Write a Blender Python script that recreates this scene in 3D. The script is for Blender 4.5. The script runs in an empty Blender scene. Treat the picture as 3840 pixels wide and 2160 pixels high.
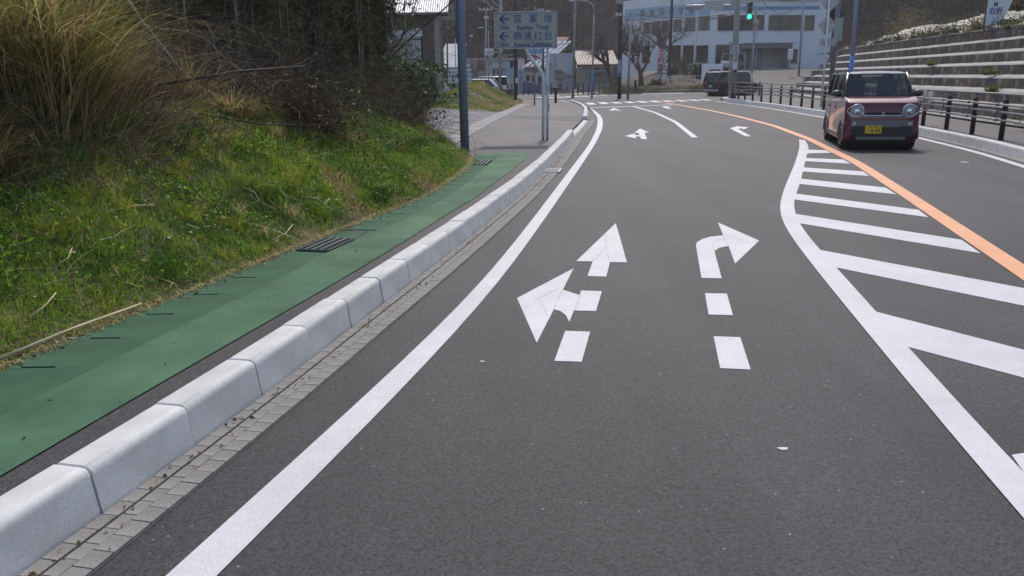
import bpy, bmesh, math, random
import numpy as np
from mathutils import Vector, Matrix
random.seed(7); rng = np.random.default_rng(11)
S = bpy.context.scene
COL = S.collection
rad = math.radians
# ------------------------------------------------------------ camera
F, CH, YH, ROLL = 2960., 1.62, 290., rad(0.8)
PITCH = math.atan((1080 - YH) / F)
cd = bpy.data.cameras.new('camera'); cam = bpy.data.objects.new('camera', cd); COL.objects.link(cam)
cd.sensor_width = 36; cd.lens = 36 * F / 3840; cd.clip_end = 2000; cd.clip_start = .05
_f = Vector((0, math.cos(PITCH), -math.sin(PITCH))); _u0 = Vector((0, math.sin(PITCH), math.cos(PITCH))); _r0 = Vector((1, 0, 0))
_c, _s = math.cos(ROLL), math.sin(ROLL)
_r = _r0 * _c - _u0 * _s; _u = _u0 * _c + _r0 * _s
cam.matrix_world = Matrix(((_r.x, _u.x, -_f.x, 0), (_r.y, _u.y, -_f.y, 0), (_r.z, _u.z, -_f.z, CH), (0, 0, 0, 1)))
S.camera = cam
# ------------------------------------------------------------ sky, sun, exposure
w = bpy.data.worlds.new('World'); S.world = w; w.use_nodes = True
nt = w.node_tree; bg = nt.nodes['Background']; sky = nt.nodes.new('ShaderNodeTexSky'); sky.sky_type = 'NISHITA'
SUN_EL, SUN_AZ = rad(52), rad(9)
sky.sun_disc = False; sky.sun_elevation = SUN_EL; sky.sun_rotation = SUN_AZ
sky.air_density = 1.0; sky.dust_density = 2.2; sky.ozone_density = 1.0
nt.links.new(sky.outputs[0], bg.inputs[0]); bg.inputs[1].default_value = 0.15
ld = bpy.data.lights.new('sun', 'SUN'); ld.energy = 2.0; ld.angle = rad(0.6); ld.color = (1, .93, .86)
lo = bpy.data.objects.new('sun', ld); COL.objects.link(lo)
sv = Vector((math.sin(SUN_AZ) * math.cos(SUN_EL), math.cos(SUN_AZ) * math.cos(SUN_EL), math.sin(SUN_EL)))
lo.rotation_euler = sv.to_track_quat('Z', 'Y').to_euler(); lo.location = (0, 0, 40)
S.view_settings.view_transform = 'Standard'; S.view_settings.look = 'None'
S.view_settings.exposure = 0.32; S.view_settings.gamma = 1
# ------------------------------------------------------------ helpers
def ray(px, py):
    x = (px - 1920) / F; y = -(py - 1080) / F
    d = _f + _r * x + _u * y
    return d
def G(p, z=0.):                       # where a sight line meets the level z
    d = ray(*p); t = (z - CH) / d.z
    return (d.x * t, d.y * t)
def AT(p, Y):                         # the point of a sight line at depth Y
    d = ray(*p); t = Y / d.y
    return Vector((d.x * t, Y, CH + d.z * t))
def ZM(ox, oy, s): return lambda x, y: (ox + x / s, oy + y / s)
zD = ZM(0, 0, 2576 / 3840); zA = ZM(1450, 0, 3.293); zB = ZM(2100, 0, 3.293); zC = ZM(2600, 0, 3.45); zE = ZM(2950, 0, 2.264)
zQ = ZM(1580, 360, 3.8136); z8 = ZM(2000, 320, 2.8622); zW = ZM(1900, 780, 2.195); zU = ZM(3050, 0, 3.2608); zN = ZM(1820, 160, 7.244)

def ss(t): t = np.clip(t, 0, 1); return t * t * (3 - 2 * t)

def curve(pts, sm=.8):                # x as a smooth function of y
    p = sorted(pts, key=lambda q: q[1]); xs = np.array([q[0] for q in p]); ys = np.array([q[1] for q in p])
    g = np.arange(ys[0], ys[-1] + .05, .05); v = np.interp(g, ys, xs)
    k = max(1, int(sm / .05)); pad = np.concatenate([v[0] - (v[1:k + 1][::-1] - v[0]), v, v[-1] - (v[-k - 1:-1][::-1] - v[-1])])
    ker = np.hanning(2 * k + 3)[1:-1]; ker /= ker.sum(); v2 = np.convolve(pad, ker, 'valid')
    return lambda y: np.interp(y, g, v2)

class MB:
    def __init__(s): s.v = []; s.f = []
    def add(s, vs, fs):
        o = len(s.v); s.v += [tuple(v) for v in vs]; s.f += [tuple(i + o for i in f) for f in fs]; return s
    def box(s, c, d, rz=0, rx=0):
        x, y, z = d[0] / 2, d[1] / 2, d[2] / 2
        M = Matrix.Rotation(rz, 3, 'Z') @ Matrix.Rotation(rx, 3, 'X'); c = Vector(c)
        vs = [c + M @ Vector((i * x, j * y, k * z)) for k in (-1, 1) for j in (-1, 1) for i in (-1, 1)]
        return s.add(vs, [(0, 2, 3, 1), (4, 5, 7, 6), (0, 1, 5, 4), (2, 6, 7, 3), (0, 4, 6, 2), (1, 3, 7, 5)])
    def prism(s, poly, z0, z1):       # polygon in plan, extruded up
        n = len(poly); vs = [(x, y, z0) for x, y in poly] + [(x, y, z1) for x, y in poly]
        a = sum(poly[i][0] * poly[(i + 1) % n][1] - poly[(i + 1) % n][0] * poly[i][1] for i in range(n))
        top = tuple(range(n, 2 * n)); bot = tuple(range(n))[::-1]; sd = [(i, (i + 1) % n, n + (i + 1) % n, n + i) for i in range(n)]
        fs = [top, bot] + sd
        if a < 0: fs = [f[::-1] for f in fs]
        return s.add(vs, fs)
    def plate(s, poly, M, t):         # polygon in a local plane, thickness t along local z, placed by matrix M
        n = len(poly); m = MB().prism(poly, 0, t)
        return s.add([M @ Vector(v) for v in m.v], m.f)
    def tube(s, pts, r, n=8, cap=True):
        pts = [Vector(p) for p in pts]; m = len(pts); rs = r if isinstance(r, (list, tuple)) else [r] * m
        vs = []; prev = None
        for i, p in enumerate(pts):
            t = (pts[min(i + 1, m - 1)] - pts[max(i - 1, 0)]).normalized()
            a = (Vector((0, 0, 1)) if abs(t.z) < .9 else Vector((1, 0, 0))).cross(t).normalized() if prev is None else (prev - t * prev.dot(t)).normalized()
            b = t.cross(a); prev = a
            vs += [p + (a * math.cos(2 * math.pi * k / n) + b * math.sin(2 * math.pi * k / n)) * rs[i] for k in range(n)]
        fs = [(i * n + k, i * n + (k + 1) % n, (i + 1) * n + (k + 1) % n, (i + 1) * n + k) for i in range(m - 1) for k in range(n)]
        if cap: fs += [tuple(range(n))[::-1], tuple(range((m - 1) * n, m * n))]
        return s.add(vs, fs)
    def lathe(s, prof, c=(0, 0, 0), n=16, axis='Z'):   # prof: (radius, height)
        vs = []; c = Vector(c)
        for r, h in prof:
            for k in range(n):
                a = 2 * math.pi * k / n; x, y = r * math.cos(a), r * math.sin(a)
                vs.append(c + (Vector((x, y, h)) if axis == 'Z' else Vector((h, x, y)) if axis == 'X' else Vector((y, h, x))))
        m = len(prof)
        fs = [(i * n + k, i * n + (k + 1) % n, (i + 1) * n + (k + 1) % n, (i + 1) * n + k) for i in range(m - 1) for k in range(n)]
        fs += [tuple(range(n))[::-1], tuple(range((m - 1) * n, m * n))]
        return s.add(vs, fs)
    def mesh(s, name, smooth=False):
        me = bpy.data.meshes.new(name); me.from_pydata(s.v, [], s.f); me.update()
        if smooth: me.polygons.foreach_set('use_smooth', [True] * len(me.polygons))
        return me
    def build(s, name, mat, parent=None, smooth=False, bevel=0, seg=2, **k):
        o = obj(name, s.mesh(name, smooth), mat, parent, **k)
        if bevel:
            b = o.modifiers.new('bevel', 'BEVEL'); b.width = bevel; b.segments = seg; b.limit_method = 'ANGLE'; b.angle_limit = rad(35)
            if smooth: pass
        return o

def obj(name, me, mat, parent=None, label=None, cat=None, group=None, kind=None, loc=None, rz=None):
    o = bpy.data.objects.new(name, me); COL.objects.link(o)
    if me is not None and mat is not None and not me.materials:
        me.materials.append(mat)
    if parent is not None: o.parent = parent
    if loc is not None: o.location = loc
    if rz is not None: o.rotation_euler = (0, 0, rz)
    return tag(o, label, cat, group, kind)
def tag(o, label=None, cat=None, group=None, kind=None):
    if label: o['label'] = label
    if cat: o['category'] = cat
    if group: o['group'] = group
    if kind: o['kind'] = kind
    return o
def thing(name, label, cat, loc=(0, 0, 0), rz=0, group=None, kind=None):
    return obj(name, None, None, None, label, cat, group, kind, loc, rz)
def copy_tree(o, parent=None):
    c = o.copy(); COL.objects.link(c); c.parent = parent
    for ch in list(o.children): copy_tree(ch, c)
    return c
def npmesh(name, V, Fc, mat, parent=None, colr=None, **k):
    V = np.asarray(V, np.float32).reshape(-1, 3); Fc = np.asarray(Fc, np.int32); m, q = Fc.shape
    me = bpy.data.meshes.new(name); me.vertices.add(len(V)); me.vertices.foreach_set('co', V.ravel())
    me.loops.add(m * q); me.loops.foreach_set('vertex_index', Fc.ravel())
    me.polygons.add(m); me.polygons.foreach_set('loop_start', np.arange(0, m * q, q, dtype=np.int32))
    try: me.polygons.foreach_set('loop_total', np.full(m, q, np.int32))
    except Exception: pass
    if colr is not None:
        ca = me.color_attributes.new('tone', 'FLOAT_COLOR', 'POINT')
        c4 = np.ones((len(V), 4), np.float32); c4[:, :3] = colr; ca.data.foreach_set('color', c4.ravel())
    me.update(calc_edges=True); me.validate()
    return obj(name, me, mat, parent, **k)
def sheet(name, xl, xr, ys, z, mat, parent=None, cols=1, **k):  # ribbon between two x(y) curves
    V = []; 
    for y in ys:
        a, b = float(xl(y)), float(xr(y)); zz = z(y) if callable(z) else z
        V += [(a + (b - a) * i / cols, y, zz) for i in range(cols + 1)]
    n = cols + 1; Fc = [(j * n + i, j * n + i + 1, (j + 1) * n + i + 1, (j + 1) * n + i) for j in range(len(ys) - 1) for i in range(cols)]
    return npmesh(name, V, Fc, mat, parent, **k)
def txt(s, size, mat, parent, M, name='lettering', align='CENTER', ext=.002, sx=1., bold=0.0, vertical=False, lead=1.1):
    def one(ch):
        cu = bpy.data.curves.new('t', 'FONT'); cu.body = ch; cu.size = size; cu.align_x = align; cu.align_y = 'CENTER'; cu.extrude = ext; cu.offset = bold; cu.resolution_u = 3
        o = bpy.data.objects.new('t', cu); COL.objects.link(o); return o
    if vertical: s = '\n'.join(s)
    o = one(s)
    if vertical: o.data.space_line = lead
    dg = bpy.context.evaluated_depsgraph_get(); me = bpy.data.meshes.new_from_object(o.evaluated_get(dg)); me.name = name
    cu = o.data; bpy.data.objects.remove(o); bpy.data.curves.remove(cu)
    for v in me.vertices: v.co.x *= sx
    me.transform(M); me.materials.clear()
    return obj(name, me, mat, parent)
def facing(c, n=(0, -1, 0)):          # matrix: local x right, y up, z towards n, as read by someone who looks against n
    n = Vector(n).normalized(); up = Vector((0, 0, 1)); x = up.cross(n).normalized(); y = n.cross(x)
    M = Matrix((x, y, n)).transposed().to_4x4(); M.translation = Vector(c); return M
# ------------------------------------------------------------ materials
MATS = {}
def pm(name, col, rough=.7, metal=0., var=.12, scale=3., fine=0., fscale=80., bump=0., bscale=40., col2=None, spec=.5, coat=0., trans=0., attr=False, emit=0, coords='Object', stain=None, orand=0., streak=None):
    return _pm(name, col, rough, metal, var, scale, fine, fscale, bump, bscale, col2, spec, coat, trans, attr, emit, coords, stain, orand, streak)
def _pm(name, col, rough=.7, metal=0., var=.12, scale=3., fine=0., fscale=80., bump=0., bscale=40., col2=None, spec=.5, coat=0., trans=0., attr=False, emit=0, coords='Object', stain=None, orand=0., streak=None):
    m = bpy.data.materials.new(name); m.use_nodes = True; MATS[name] = m; t = m.node_tree; N = t.nodes; L = t.links
    b = N['Principled BSDF']; b.inputs['Roughness'].default_value = rough; b.inputs['Metallic'].default_value = metal
    b.inputs['Specular IOR Level'].default_value = spec; b.inputs['Coat Weight'].default_value = coat; b.inputs['Coat Roughness'].default_value = .05
    tc = N.new('ShaderNodeTexCoord')
    def noise(sc, det=4, r=.6):
        n = N.new('ShaderNodeTexNoise'); n.inputs['Scale'].default_value = sc; n.inputs['Detail'].default_value = det; n.inputs['Roughness'].default_value = r
        L.new(tc.outputs[coords], n.inputs['Vector']); return n
    def ramp(src, a, b_, pa=.35, pb=.65):
        r = N.new('ShaderNodeValToRGB'); r.color_ramp.elements[0].color = (*a, 1); r.color_ramp.elements[1].color = (*b_, 1)
        r.color_ramp.elements[0].position = pa; r.color_ramp.elements[1].position = pb; L.new(src, r.inputs[0]); return r.outputs[0]
    def mul(a, b_, f=1.):
        x = N.new('ShaderNodeMix'); x.data_type = 'RGBA'; x.blend_type = 'MULTIPLY'; x.inputs[0].default_value = f
        L.new(a, x.inputs[6]); L.new(b_, x.inputs[7]); return x.outputs[2]
    if attr:
        at = N.new('ShaderNodeAttribute'); at.attribute_name = 'tone'; c = at.outputs['Color']
    else:
        lo_ = tuple(max(0, x * (1 - var)) for x in col); hi_ = tuple(min(1, x * (1 + var)) for x in (col2 or col))
        c = ramp(noise(scale).outputs[0], lo_, hi_)
    if fine:
        c = mul(c, ramp(noise(fscale, 3, .7).outputs[0], (1 - fine,) * 3, (1, 1, 1), .3, .7))
    if stain:
        sc, dark, wdt = stain; c = mul(c, ramp(noise(sc, 6, .7).outputs[0], dark, (1, 1, 1), .5 - wdt, .5 + wdt))
    if streak:                        # run-off marks, long in z
        mp = N.new('ShaderNodeMapping'); mp.inputs['Scale'].default_value = (streak[0], streak[0], streak[0] * .12); L.new(tc.outputs[coords], mp.inputs[0])
        sn = N.new('ShaderNodeTexNoise'); sn.inputs['Scale'].default_value = 1; sn.inputs['Detail'].default_value = 5; L.new(mp.outputs[0], sn.inputs['Vector']); c = mul(c, ramp(sn.outputs[0], streak[1], (1.15, 1.12, 1.1), .42, .62))
    if orand:
        oi = N.new('ShaderNodeObjectInfo'); c = mul(c, ramp(oi.outputs['Random'], (1 - orand,) * 3, (1, 1, 1), 0, 1))
    L.new(c, b.inputs['Base Color'])
    if bump:
        bp = N.new('ShaderNodeBump'); bp.inputs['Strength'].default_value = min(1, bump); bp.inputs['Distance'].default_value = .01 * max(1, bump)
        L.new(noise(bscale, 5, .65).outputs[0], bp.inputs['Height']); L.new(bp.outputs[0], b.inputs['Normal'])
    if trans:
        tr = N.new('ShaderNodeBsdfTranslucent'); L.new(c, tr.inputs[0]); mx = N.new('ShaderNodeMixShader'); mx.inputs[0].default_value = trans
        L.new(b.outputs[0], mx.inputs[1]); L.new(tr.outputs[0], mx.inputs[2]); L.new(mx.outputs[0], N['Material Output'].inputs[0])
    if emit:
        L.new(c, b.inputs['Emission Color']); b.inputs['Emission Strength'].default_value = emit
    return m
def glassmat(name, tint, opac, rough=.03):
    m = bpy.data.materials.new(name); m.use_nodes = True; t = m.node_tree; N = t.nodes; L = t.links
    b = N['Principled BSDF']; b.inputs['Base Color'].default_value = (*tint, 1); b.inputs['Roughness'].default_value = rough
    tr = N.new('ShaderNodeBsdfTransparent'); tr.inputs[0].default_value = (.75, .8, .8, 1); mx = N.new('ShaderNodeMixShader'); mx.inputs[0].default_value = opac
    L.new(tr.outputs[0], mx.inputs[1]); L.new(b.outputs[0], mx.inputs[2]); L.new(mx.outputs[0], N['Material Output'].inputs[0]); return m
def asphalt(name, base, light, warm=(.99, .98, 1.0), rough=.68):
    m = pm(name, base, rough, var=.0, spec=.35); t = m.node_tree; N = t.nodes; L = t.links; b = N['Principled BSDF']
    tc = [n for n in N if n.type == 'TEX_COORD'][0]
    def noise(sc, det, r):
        n = N.new('ShaderNodeTexNoise'); n.inputs['Scale'].default_value = sc; n.inputs['Detail'].default_value = det; n.inputs['Roughness'].default_value = r; L.new(tc.outputs['Object'], n.inputs['Vector']); return n
    def ramp(src, els):
        r = N.new('ShaderNodeValToRGB'); e = r.color_ramp.elements
        while len(e) < len(els): e.new(.5)
        for x, (p, c) in zip(e, els): x.position = p; x.color = (*c, 1)
        L.new(src, r.inputs[0]); return r.outputs[0]
    def mix(mode, a, b_, f):
        x = N.new('ShaderNodeMix'); x.data_type = 'RGBA'; x.blend_type = mode; x.inputs[0].default_value = f; L.new(a, x.inputs[6]); L.new(b_, x.inputs[7]); return x.outputs[2]
    g = tuple(base[i] * warm[i] for i in range(3))
    c = ramp(noise(95, 5, .8).outputs[0], [(.30, tuple(x * .15 for x in g)), (.42, tuple(x * .9 for x in g)), (.60, tuple(x * 1.15 for x in g)), (.70, light)])
    vc = N.new('ShaderNodeTexVoronoi'); vc.inputs['Scale'].default_value = 92; L.new(tc.outputs['Object'], vc.inputs['Vector']); cr = N.new('ShaderNodeSeparateColor'); L.new(vc.outputs['Color'], cr.inputs[0])
    c = mix('MULTIPLY', c, ramp(cr.outputs[0], [(0., (.55, .55, .56)), (.5, (1., 1., 1.)), (1., (1.45, 1.43, 1.4))]), .9)
    c = mix('MULTIPLY', c, ramp(noise(60, 3, .8).outputs[0], [(.36, (.10, .10, .11)), (.45, (1, 1, 1))]), .95)
    c = mix('MULTIPLY', c, ramp(noise(1.1, 5, .6).outputs[0], [(.3, (.82, .82, .83)), (.7, (1.1, 1.08, 1.07))]), 1)
    c = mix('MULTIPLY', c, ramp(noise(.23, 3, .5).outputs[0], [(.35, (.86, .86, .87)), (.65, (1.08, 1.07, 1.06))]), 1)
    mp = N.new('ShaderNodeMapping'); mp.inputs['Scale'].default_value = (1.1, .07, 1); mp.inputs['Rotation'].default_value = (0, 0, .22); L.new(tc.outputs['Object'], mp.inputs[0]); tn = N.new('ShaderNodeTexNoise'); tn.inputs['Scale'].default_value = 1; tn.inputs['Detail'].default_value = 3; L.new(mp.outputs[0], tn.inputs['Vector'])
    c = mix('MULTIPLY', c, ramp(tn.outputs[0], [(.35, (.84, .84, .85)), (.65, (1.1, 1.1, 1.09))]), 1)
    vo = N.new('ShaderNodeTexVoronoi'); vo.inputs['Scale'].default_value = 46; L.new(tc.outputs['Object'], vo.inputs['Vector'])
    sp = ramp(vo.outputs['Distance'], [(0.0, (.7, .68, .65)), (.18, (.3, .3, .29)), (.26, (0, 0, 0))])
    # only some cells carry a pale stone
    sel = ramp(vo.outputs['Color'], [(.88, (0, 0, 0)), (.92, (1, 1, 1))])
    c = mix('ADD', c, mix('MULTIPLY', sp, sel, 1), .55)
    L.new(c, b.inputs['Base Color'])
    bp = N.new('ShaderNodeBump'); bp.inputs['Strength'].default_value = .5; bp.inputs['Distance'].default_value = .004
    L.new(noise(170, 4, .7).outputs[0], bp.inputs['Height']); L.new(bp.outputs[0], b.inputs['Normal'])
    return m
m_road = asphalt('asphalt', (.052, .051, .053), (.14, .138, .135))
m_walk = asphalt('walk_asphalt', (.11, .105, .105), (.24, .23, .23))
m_walkdark = asphalt('dark_asphalt', (.06, .06, .062), (.14, .14, .14))
m_white = pm('white_paint', (.70, .70, .72), .55, var=.06, scale=1.5, fine=.30, fscale=130, bump=.25, bscale=120, stain=(5, (.86, .86, .88), .25))
m_orange = pm('orange_paint', (.78, .37, .19), .6, var=.06, scale=2, fine=.15, fscale=70, bump=.25, bscale=120)
m_kerb = pm('kerb_concrete', (.74, .735, .72), .85, var=.07, scale=2.2, fine=.12, fscale=90, bump=.2, bscale=60, stain=(2.6, (.78, .78, .76), .2), orand=.08)
m_gut = pm('gutter_concrete', (.30, .285, .265), .9, var=.2, scale=2, fine=.3, fscale=120, bump=.4, bscale=120, orand=.1)
m_gutdark = pm('gutter_joint', (.17, .16, .145), .95, var=.3, scale=8)
m_green = pm('green_coating', (.050, .165, .078), .8, var=.15, scale=1.6, fine=.45, fscale=160, bump=.6, bscale=180, col2=(.085, .21, .112), stain=(2.2, (.74, .79, .76), .22))
m_greend = pm('green_coating_slab', (.046, .152, .073), .85, var=.15, scale=2, fine=.5, fscale=160, bump=.7, bscale=170, stain=(2.5, (.78, .82, .8), .22))
m_conc = pm('concrete', (.36, .355, .35), .88, var=.15, scale=1.5, fine=.2, fscale=40, bump=.3, bscale=40, stain=(2.2, (.62, .6, .58), .25))
m_concdark = pm('concrete_weathered', (.30, .25, .215), .92, var=.3, scale=2.5, fine=.35, fscale=25, bump=.9, bscale=14, stain=(4, (.5, .47, .45), .22), orand=.3, streak=(4, (.68, .66, .64)))
m_ledge = pm('concrete_ledge', (.40, .385, .36), .85, var=.12, scale=1.2, fine=.2, fscale=30, bump=.25, bscale=30)
m_steel = pm('galvanised_steel', (.42, .43, .44), .45, .75, var=.15, scale=8)
m_steeld = pm('dark_brown_paint', (.035, .03, .03), .45, var=.2, scale=6, fine=.2, fscale=30)
m_rail = pm('rail_paint', (.25, .225, .215), .4, .2, var=.15, scale=6)
m_black = pm('black', (.012, .012, .013), .5, var=.1)
m_rubber = pm('rubber', (.018, .018, .018), .85, var=.2, scale=20)
m_soil = pm('soil', (.10, .08, .055), .95, var=.4, scale=2, fine=.4, fscale=25, bump=.8, bscale=12)
m_turf = pm('turf_soil', (.06, .075, .022), .95, var=.5, scale=1.7, fine=.4, fscale=25, bump=.8, bscale=14, col2=(.12, .10, .045))
m_gravel = pm('gravel', (.23, .23, .24), .9, var=.25, scale=1.2, fine=.55, fscale=30, bump=1, bscale=25)
m_leaf = pm('foliage', (.1, .1, .1), .5, attr=True, trans=.5, spec=.4)
m_leafd = pm('foliage_thick', (.1, .1, .1), .5, attr=True, trans=.15, spec=.35)
m_woods = pm('woods', (.1, .1, .1), 1., attr=True, spec=.0)
m_dry = pm('dry_stems', (.1, .1, .1), .65, attr=True, trans=.2, spec=.3)
m_bark = pm('bark', (.085, .068, .058), .9, var=.3, scale=9, bump=.6, bscale=20)
# ============================================================ ground, road, pavements
YS = np.arange(-4, 50.6, .35)
kx = curve([(-2.95, -4), (-2.12, .6), (-1.58, 2.8), (-1.31, 3.97), (-1.06, 5.17), (-.82, 6.26), (-.40, 8.3), (.13, 11.03), (.68, 14.3), (1.44, 19.59), (1.81, 22.35), (2.31, 25.65), (2.87, 29.6), (3.25, 33.2), (3.68, 37.8), (3.96, 42.45), (4.03, 46.7), (3.97, 50.6)])
pl = curve([(-4.6, -4), (-3.35, 2), (-2.84, 4.12), (-2.53, 5.3), (-2.33, 6.08), (-2.03, 7.23), (-1.78, 8.17), (-1.53, 9.02), (-1.33, 9.74), (-1.12, 10.6), (-1.0, 11.51), (-.85, 12.97), (-.72, 14.66), (-.75, 15.8), (-1.2, 17), (-2.1, 18.6)] + [G(zQ(*q), .1) for q in [(540, 510), (880, 340), (1050, 265), (1240, 190)]] + [(.9, 50.6)])
gr = curve([(-3.0, -1), (-2.25, 2), (-1.84, 3.85), (-1.34, 6.0), (-.98, 7.73), (-.75, 8.95), (-.42, 10.5), (-.21, 11.98), (.07, 13.65), (.28, 15.17), (.42, 16.92)])
slx = curve([(-3.2, -1), (-2.75, 2), (-2.32, 4.0), (-1.79, 6.28), (-1.66, 7.06), (-1.51, 7.6), (-1.33, 8.25), (-1.16, 8.8), (-.93, 9.85), (-.68, 11.48), (-.31, 14.95), (-.2, 16)])
rk = curve([(4.7, -4), (6.2, 2), (8.1, 9), (9.51, 14.69), (10.02, 16.68), (10.34, 18.22), (10.78, 20.6), (11.3, 24), (12.0, 30), (12.6, 36), (12.85, 40), (13.05, 46), (13.4, 51.2)], 1.2)
wx = curve([(8.2, -4), (9.6, 4), (11.6, 13), (13.2, 20.6), (13.85, 24.5), (14.7, 29.1), (16.2, 38), (17.6, 46), (19.4, 55.5), (20.2, 60)], 1.5)
ground = npmesh('ground', [(-900, -300, -.03), (900, -300, -.03), (900, 1500, -.03), (-900, 1500, -.03)], [(0, 1, 2, 3)], m_soil, kind='structure')
road = npmesh('road', [(-70, -30, 0), (80, -30, 0), (80, 104, 0), (-70, 104, 0)], [(0, 1, 2, 3)], m_road, kind='structure')
# ---- left pavement
KW = .20
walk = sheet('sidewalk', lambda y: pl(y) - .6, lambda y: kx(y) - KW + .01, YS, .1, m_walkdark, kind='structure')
sheet('asphalt_layer', lambda y: pl(y) - .3, lambda y: kx(y) - KW + .01, np.arange(17.6, 50.4, .4), .104, m_walk, walk)
# the corner beyond the kerb's end, and the low kerb across it
MB().prism([(3.85, 50.3), (3.6, 52.2), (2.9, 53.6), (1.3, 54.2), (-.8, 54.4), (-.8, 50.3)], -.02, .102).build('pavement_corner', m_walk, walk)
sheet('green_coating', lambda y: slx(y) - .02, gr, np.arange(-1, 16.5, .3), .1075, m_green, walk)
MB().prism([(float(slx(16)) - .75, 15.6), (float(slx(16)), 14.6), (float(gr(16.4)), 16.35), (.40, 16.95), (-.88, 16.3)], .09, .1035).build('green_coating_end', m_green, walk)
MB().prism([G(zQ(*c), .1) for c in ((1230, 285), (1900, 290), (2300, 292), (2292, 355), (2000, 352), (1500, 325))], .09, .108).build('dark_band', m_walkdark, walk)  # darker band across the pavement, a thin sheet of its own
# drain covers: slabs with a hand slot at one end
cov_y = -0.9; ncov = 0
covm = {}
def cover_mesh(xa0, xb0, xa1, xb1, ln):      # edges across the path stay square to the road, the sides follow it
    h = .095; a = ln / 2; m0 = (xa0 + xb0) / 2 - .03
    poly = [(xa0, -a), (m0 - h, -a), (m0 - h, -a + .024), (m0 + h, -a + .024), (m0 + h, -a), (xb0, -a), (xb1, a), (xa1, a)]
    return MB().prism(poly, -.03, .012).mesh('drain_cover')
gratespan = (7.05, 7.62); far_grate = (14.2, 15.1)
while cov_y < 16:
    ln = .495; yc = cov_y + ln / 2
    if not (cov_y + ln > gratespan[0] + .02 and cov_y < gratespan[1] - .02) and not (cov_y + ln > far_grate[0] and cov_y < far_grate[1]):
        f = lambda c_, e, y_: float(c_(y_)) + e
        xm = f(pl, 0, yc); o = obj('drain_cover', cover_mesh(f(pl, -.05, cov_y) - xm, f(slx, -.001, cov_y) - xm, f(pl, -.05, cov_y + .5) - xm, f(slx, -.001, cov_y + .5) - xm, .4985), m_greend, walk, loc=(xm, yc, .096)); ncov += 1
    cov_y += .5
for ga, gb in ((7.0, 7.64), (14.0, 15.2)):
    MB().prism([(float(pl(ga)) - .05, ga - .5), (float(slx(ga - .5)) + .02, ga - .5), (float(slx(gb)) + .02, gb + .4), (float(pl(gb)) - .05, gb + .4)], .05, .1045).build('grating_surround', m_greend, walk)
# grating over the drain (near) and the far one, painted over
def grating(name, yc, ln, label, mt, z):
    xa, xb = float(pl(yc)) + .10, float(slx(yc)) - .02; wd = xb - xa
    tx = float(slx(yc + .25) - slx(yc - .25)) / .5
    t = thing(name, label, 'drain grating', ((xa + xb) / 2, yc, z), -math.atan(tx))
    f = MB()
    for sx in (-1, 1): f.box((sx * wd / 2, 0, 0), (.02, ln, .03))
    for sy in (-1, 1): f.box((0, sy * ln / 2, 0), (wd, .012, .03))
    f.build('frame', mt, t)
    MB().box((0, 0, -.012), (wd, ln, .004)).build('pit', m_black, t)
    for i in range(17):
        MB().box((0, -ln / 2 + ln * (i + 1) / 18, .003), (wd - .02, .008, .022)).build('bar', mt, t)
    for i in range(3):
        MB().box((-wd / 2 + wd * (i + 1) / 4, 0, .010), (.009, ln - .02, .02)).build('cross_bar', m_steel, t)
grating('drain_grating', 7.335, .56, 'dark steel drain grating set in the green footpath', pm('grate_steel', (.05, .075, .065), .55, .4), .108)
grating('drain_grating', 14.65, .8, 'green painted drain grating at the far end of the green footpath', m_greend, .1)
# ---- left kerb
kerb = thing('kerb', 'pale concrete kerb along the left of the road', 'kerb', kind='structure')
def kerb_mesh(ln, h, wd=.2, name='kerb_block', r=.035):
    R_ = min(.038, h * .6); prof = [(0, -.05), (-.008, .02)] + [(-.028 - R_ * (1 - math.cos(a_)), h - R_ + R_ * math.sin(a_)) for a_ in np.linspace(0, math.pi / 2, 6)] + [(-wd + .02, h), (-wd, h - .02), (-wd, -.05)]
    m = MB(); n = len(prof); a = ln / 2; e = .006
    rings = [(-a, e), (-a + e, 0), (a - e, 0), (a, e)]
    vs = []
    for y, ins in rings:
        for (x, z) in prof: vs.append((min(max(x, -wd + ins), -ins) if ins else x, y, min(z, h - ins)))
    fs = [(i * n + k, (i + 1) * n + k, (i + 1) * n + (k + 1) % n, i * n + (k + 1) % n) for i in range(3) for k in range(n)]
    fs += [tuple(range(n)), tuple(range(3 * n, 4 * n))[::-1]]
    me = m.add(vs, fs).mesh(name); me.polygons.foreach_set('use_smooth', [2 <= k < 7 for i in range(3) for k in range(n)] + [False, False]); return me
kb_hi = kerb_mesh(.59, .2); kb_lo = kerb_mesh(.59, .05, r=.012)
y = 2.8 - .6 * 4; jig = random.Random(3)
while y < 50.4:
    tx = float(kx(y + .3) - kx(y - .3)) / .6; stepy = .6 / math.sqrt(1 + tx * tx); yc = y + stepy / 2
    low = 22.3 < yc < 29.8
    obj('kerb_block', kb_lo if low else kb_hi, m_kerb, kerb, loc=(float(kx(yc)) + jig.uniform(-.003, .003), yc, jig.uniform(-.003, .003)), rz=-math.atan(tx) + jig.uniform(-.004, .004))
    y += stepy
# kerb round the corner
for i, (a, b) in enumerate(zip([(3.97, 50.6), (3.86, 51.7), (3.45, 52.8), (2.7, 53.7), (1.6, 54.2), (.4, 54.4)], [(3.86, 51.7), (3.45, 52.8), (2.7, 53.7), (1.6, 54.2), (.4, 54.4), (-.8, 54.5)])):
    dx, dy = b[0] - a[0], b[1] - a[1]
    obj('kerb_block', kerb_mesh(math.hypot(dx, dy) - .01, .12), m_kerb, kerb, loc=((a[0] + b[0]) / 2, (a[1] + b[1]) / 2, 0), rz=math.atan2(-dx, dy))
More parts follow.
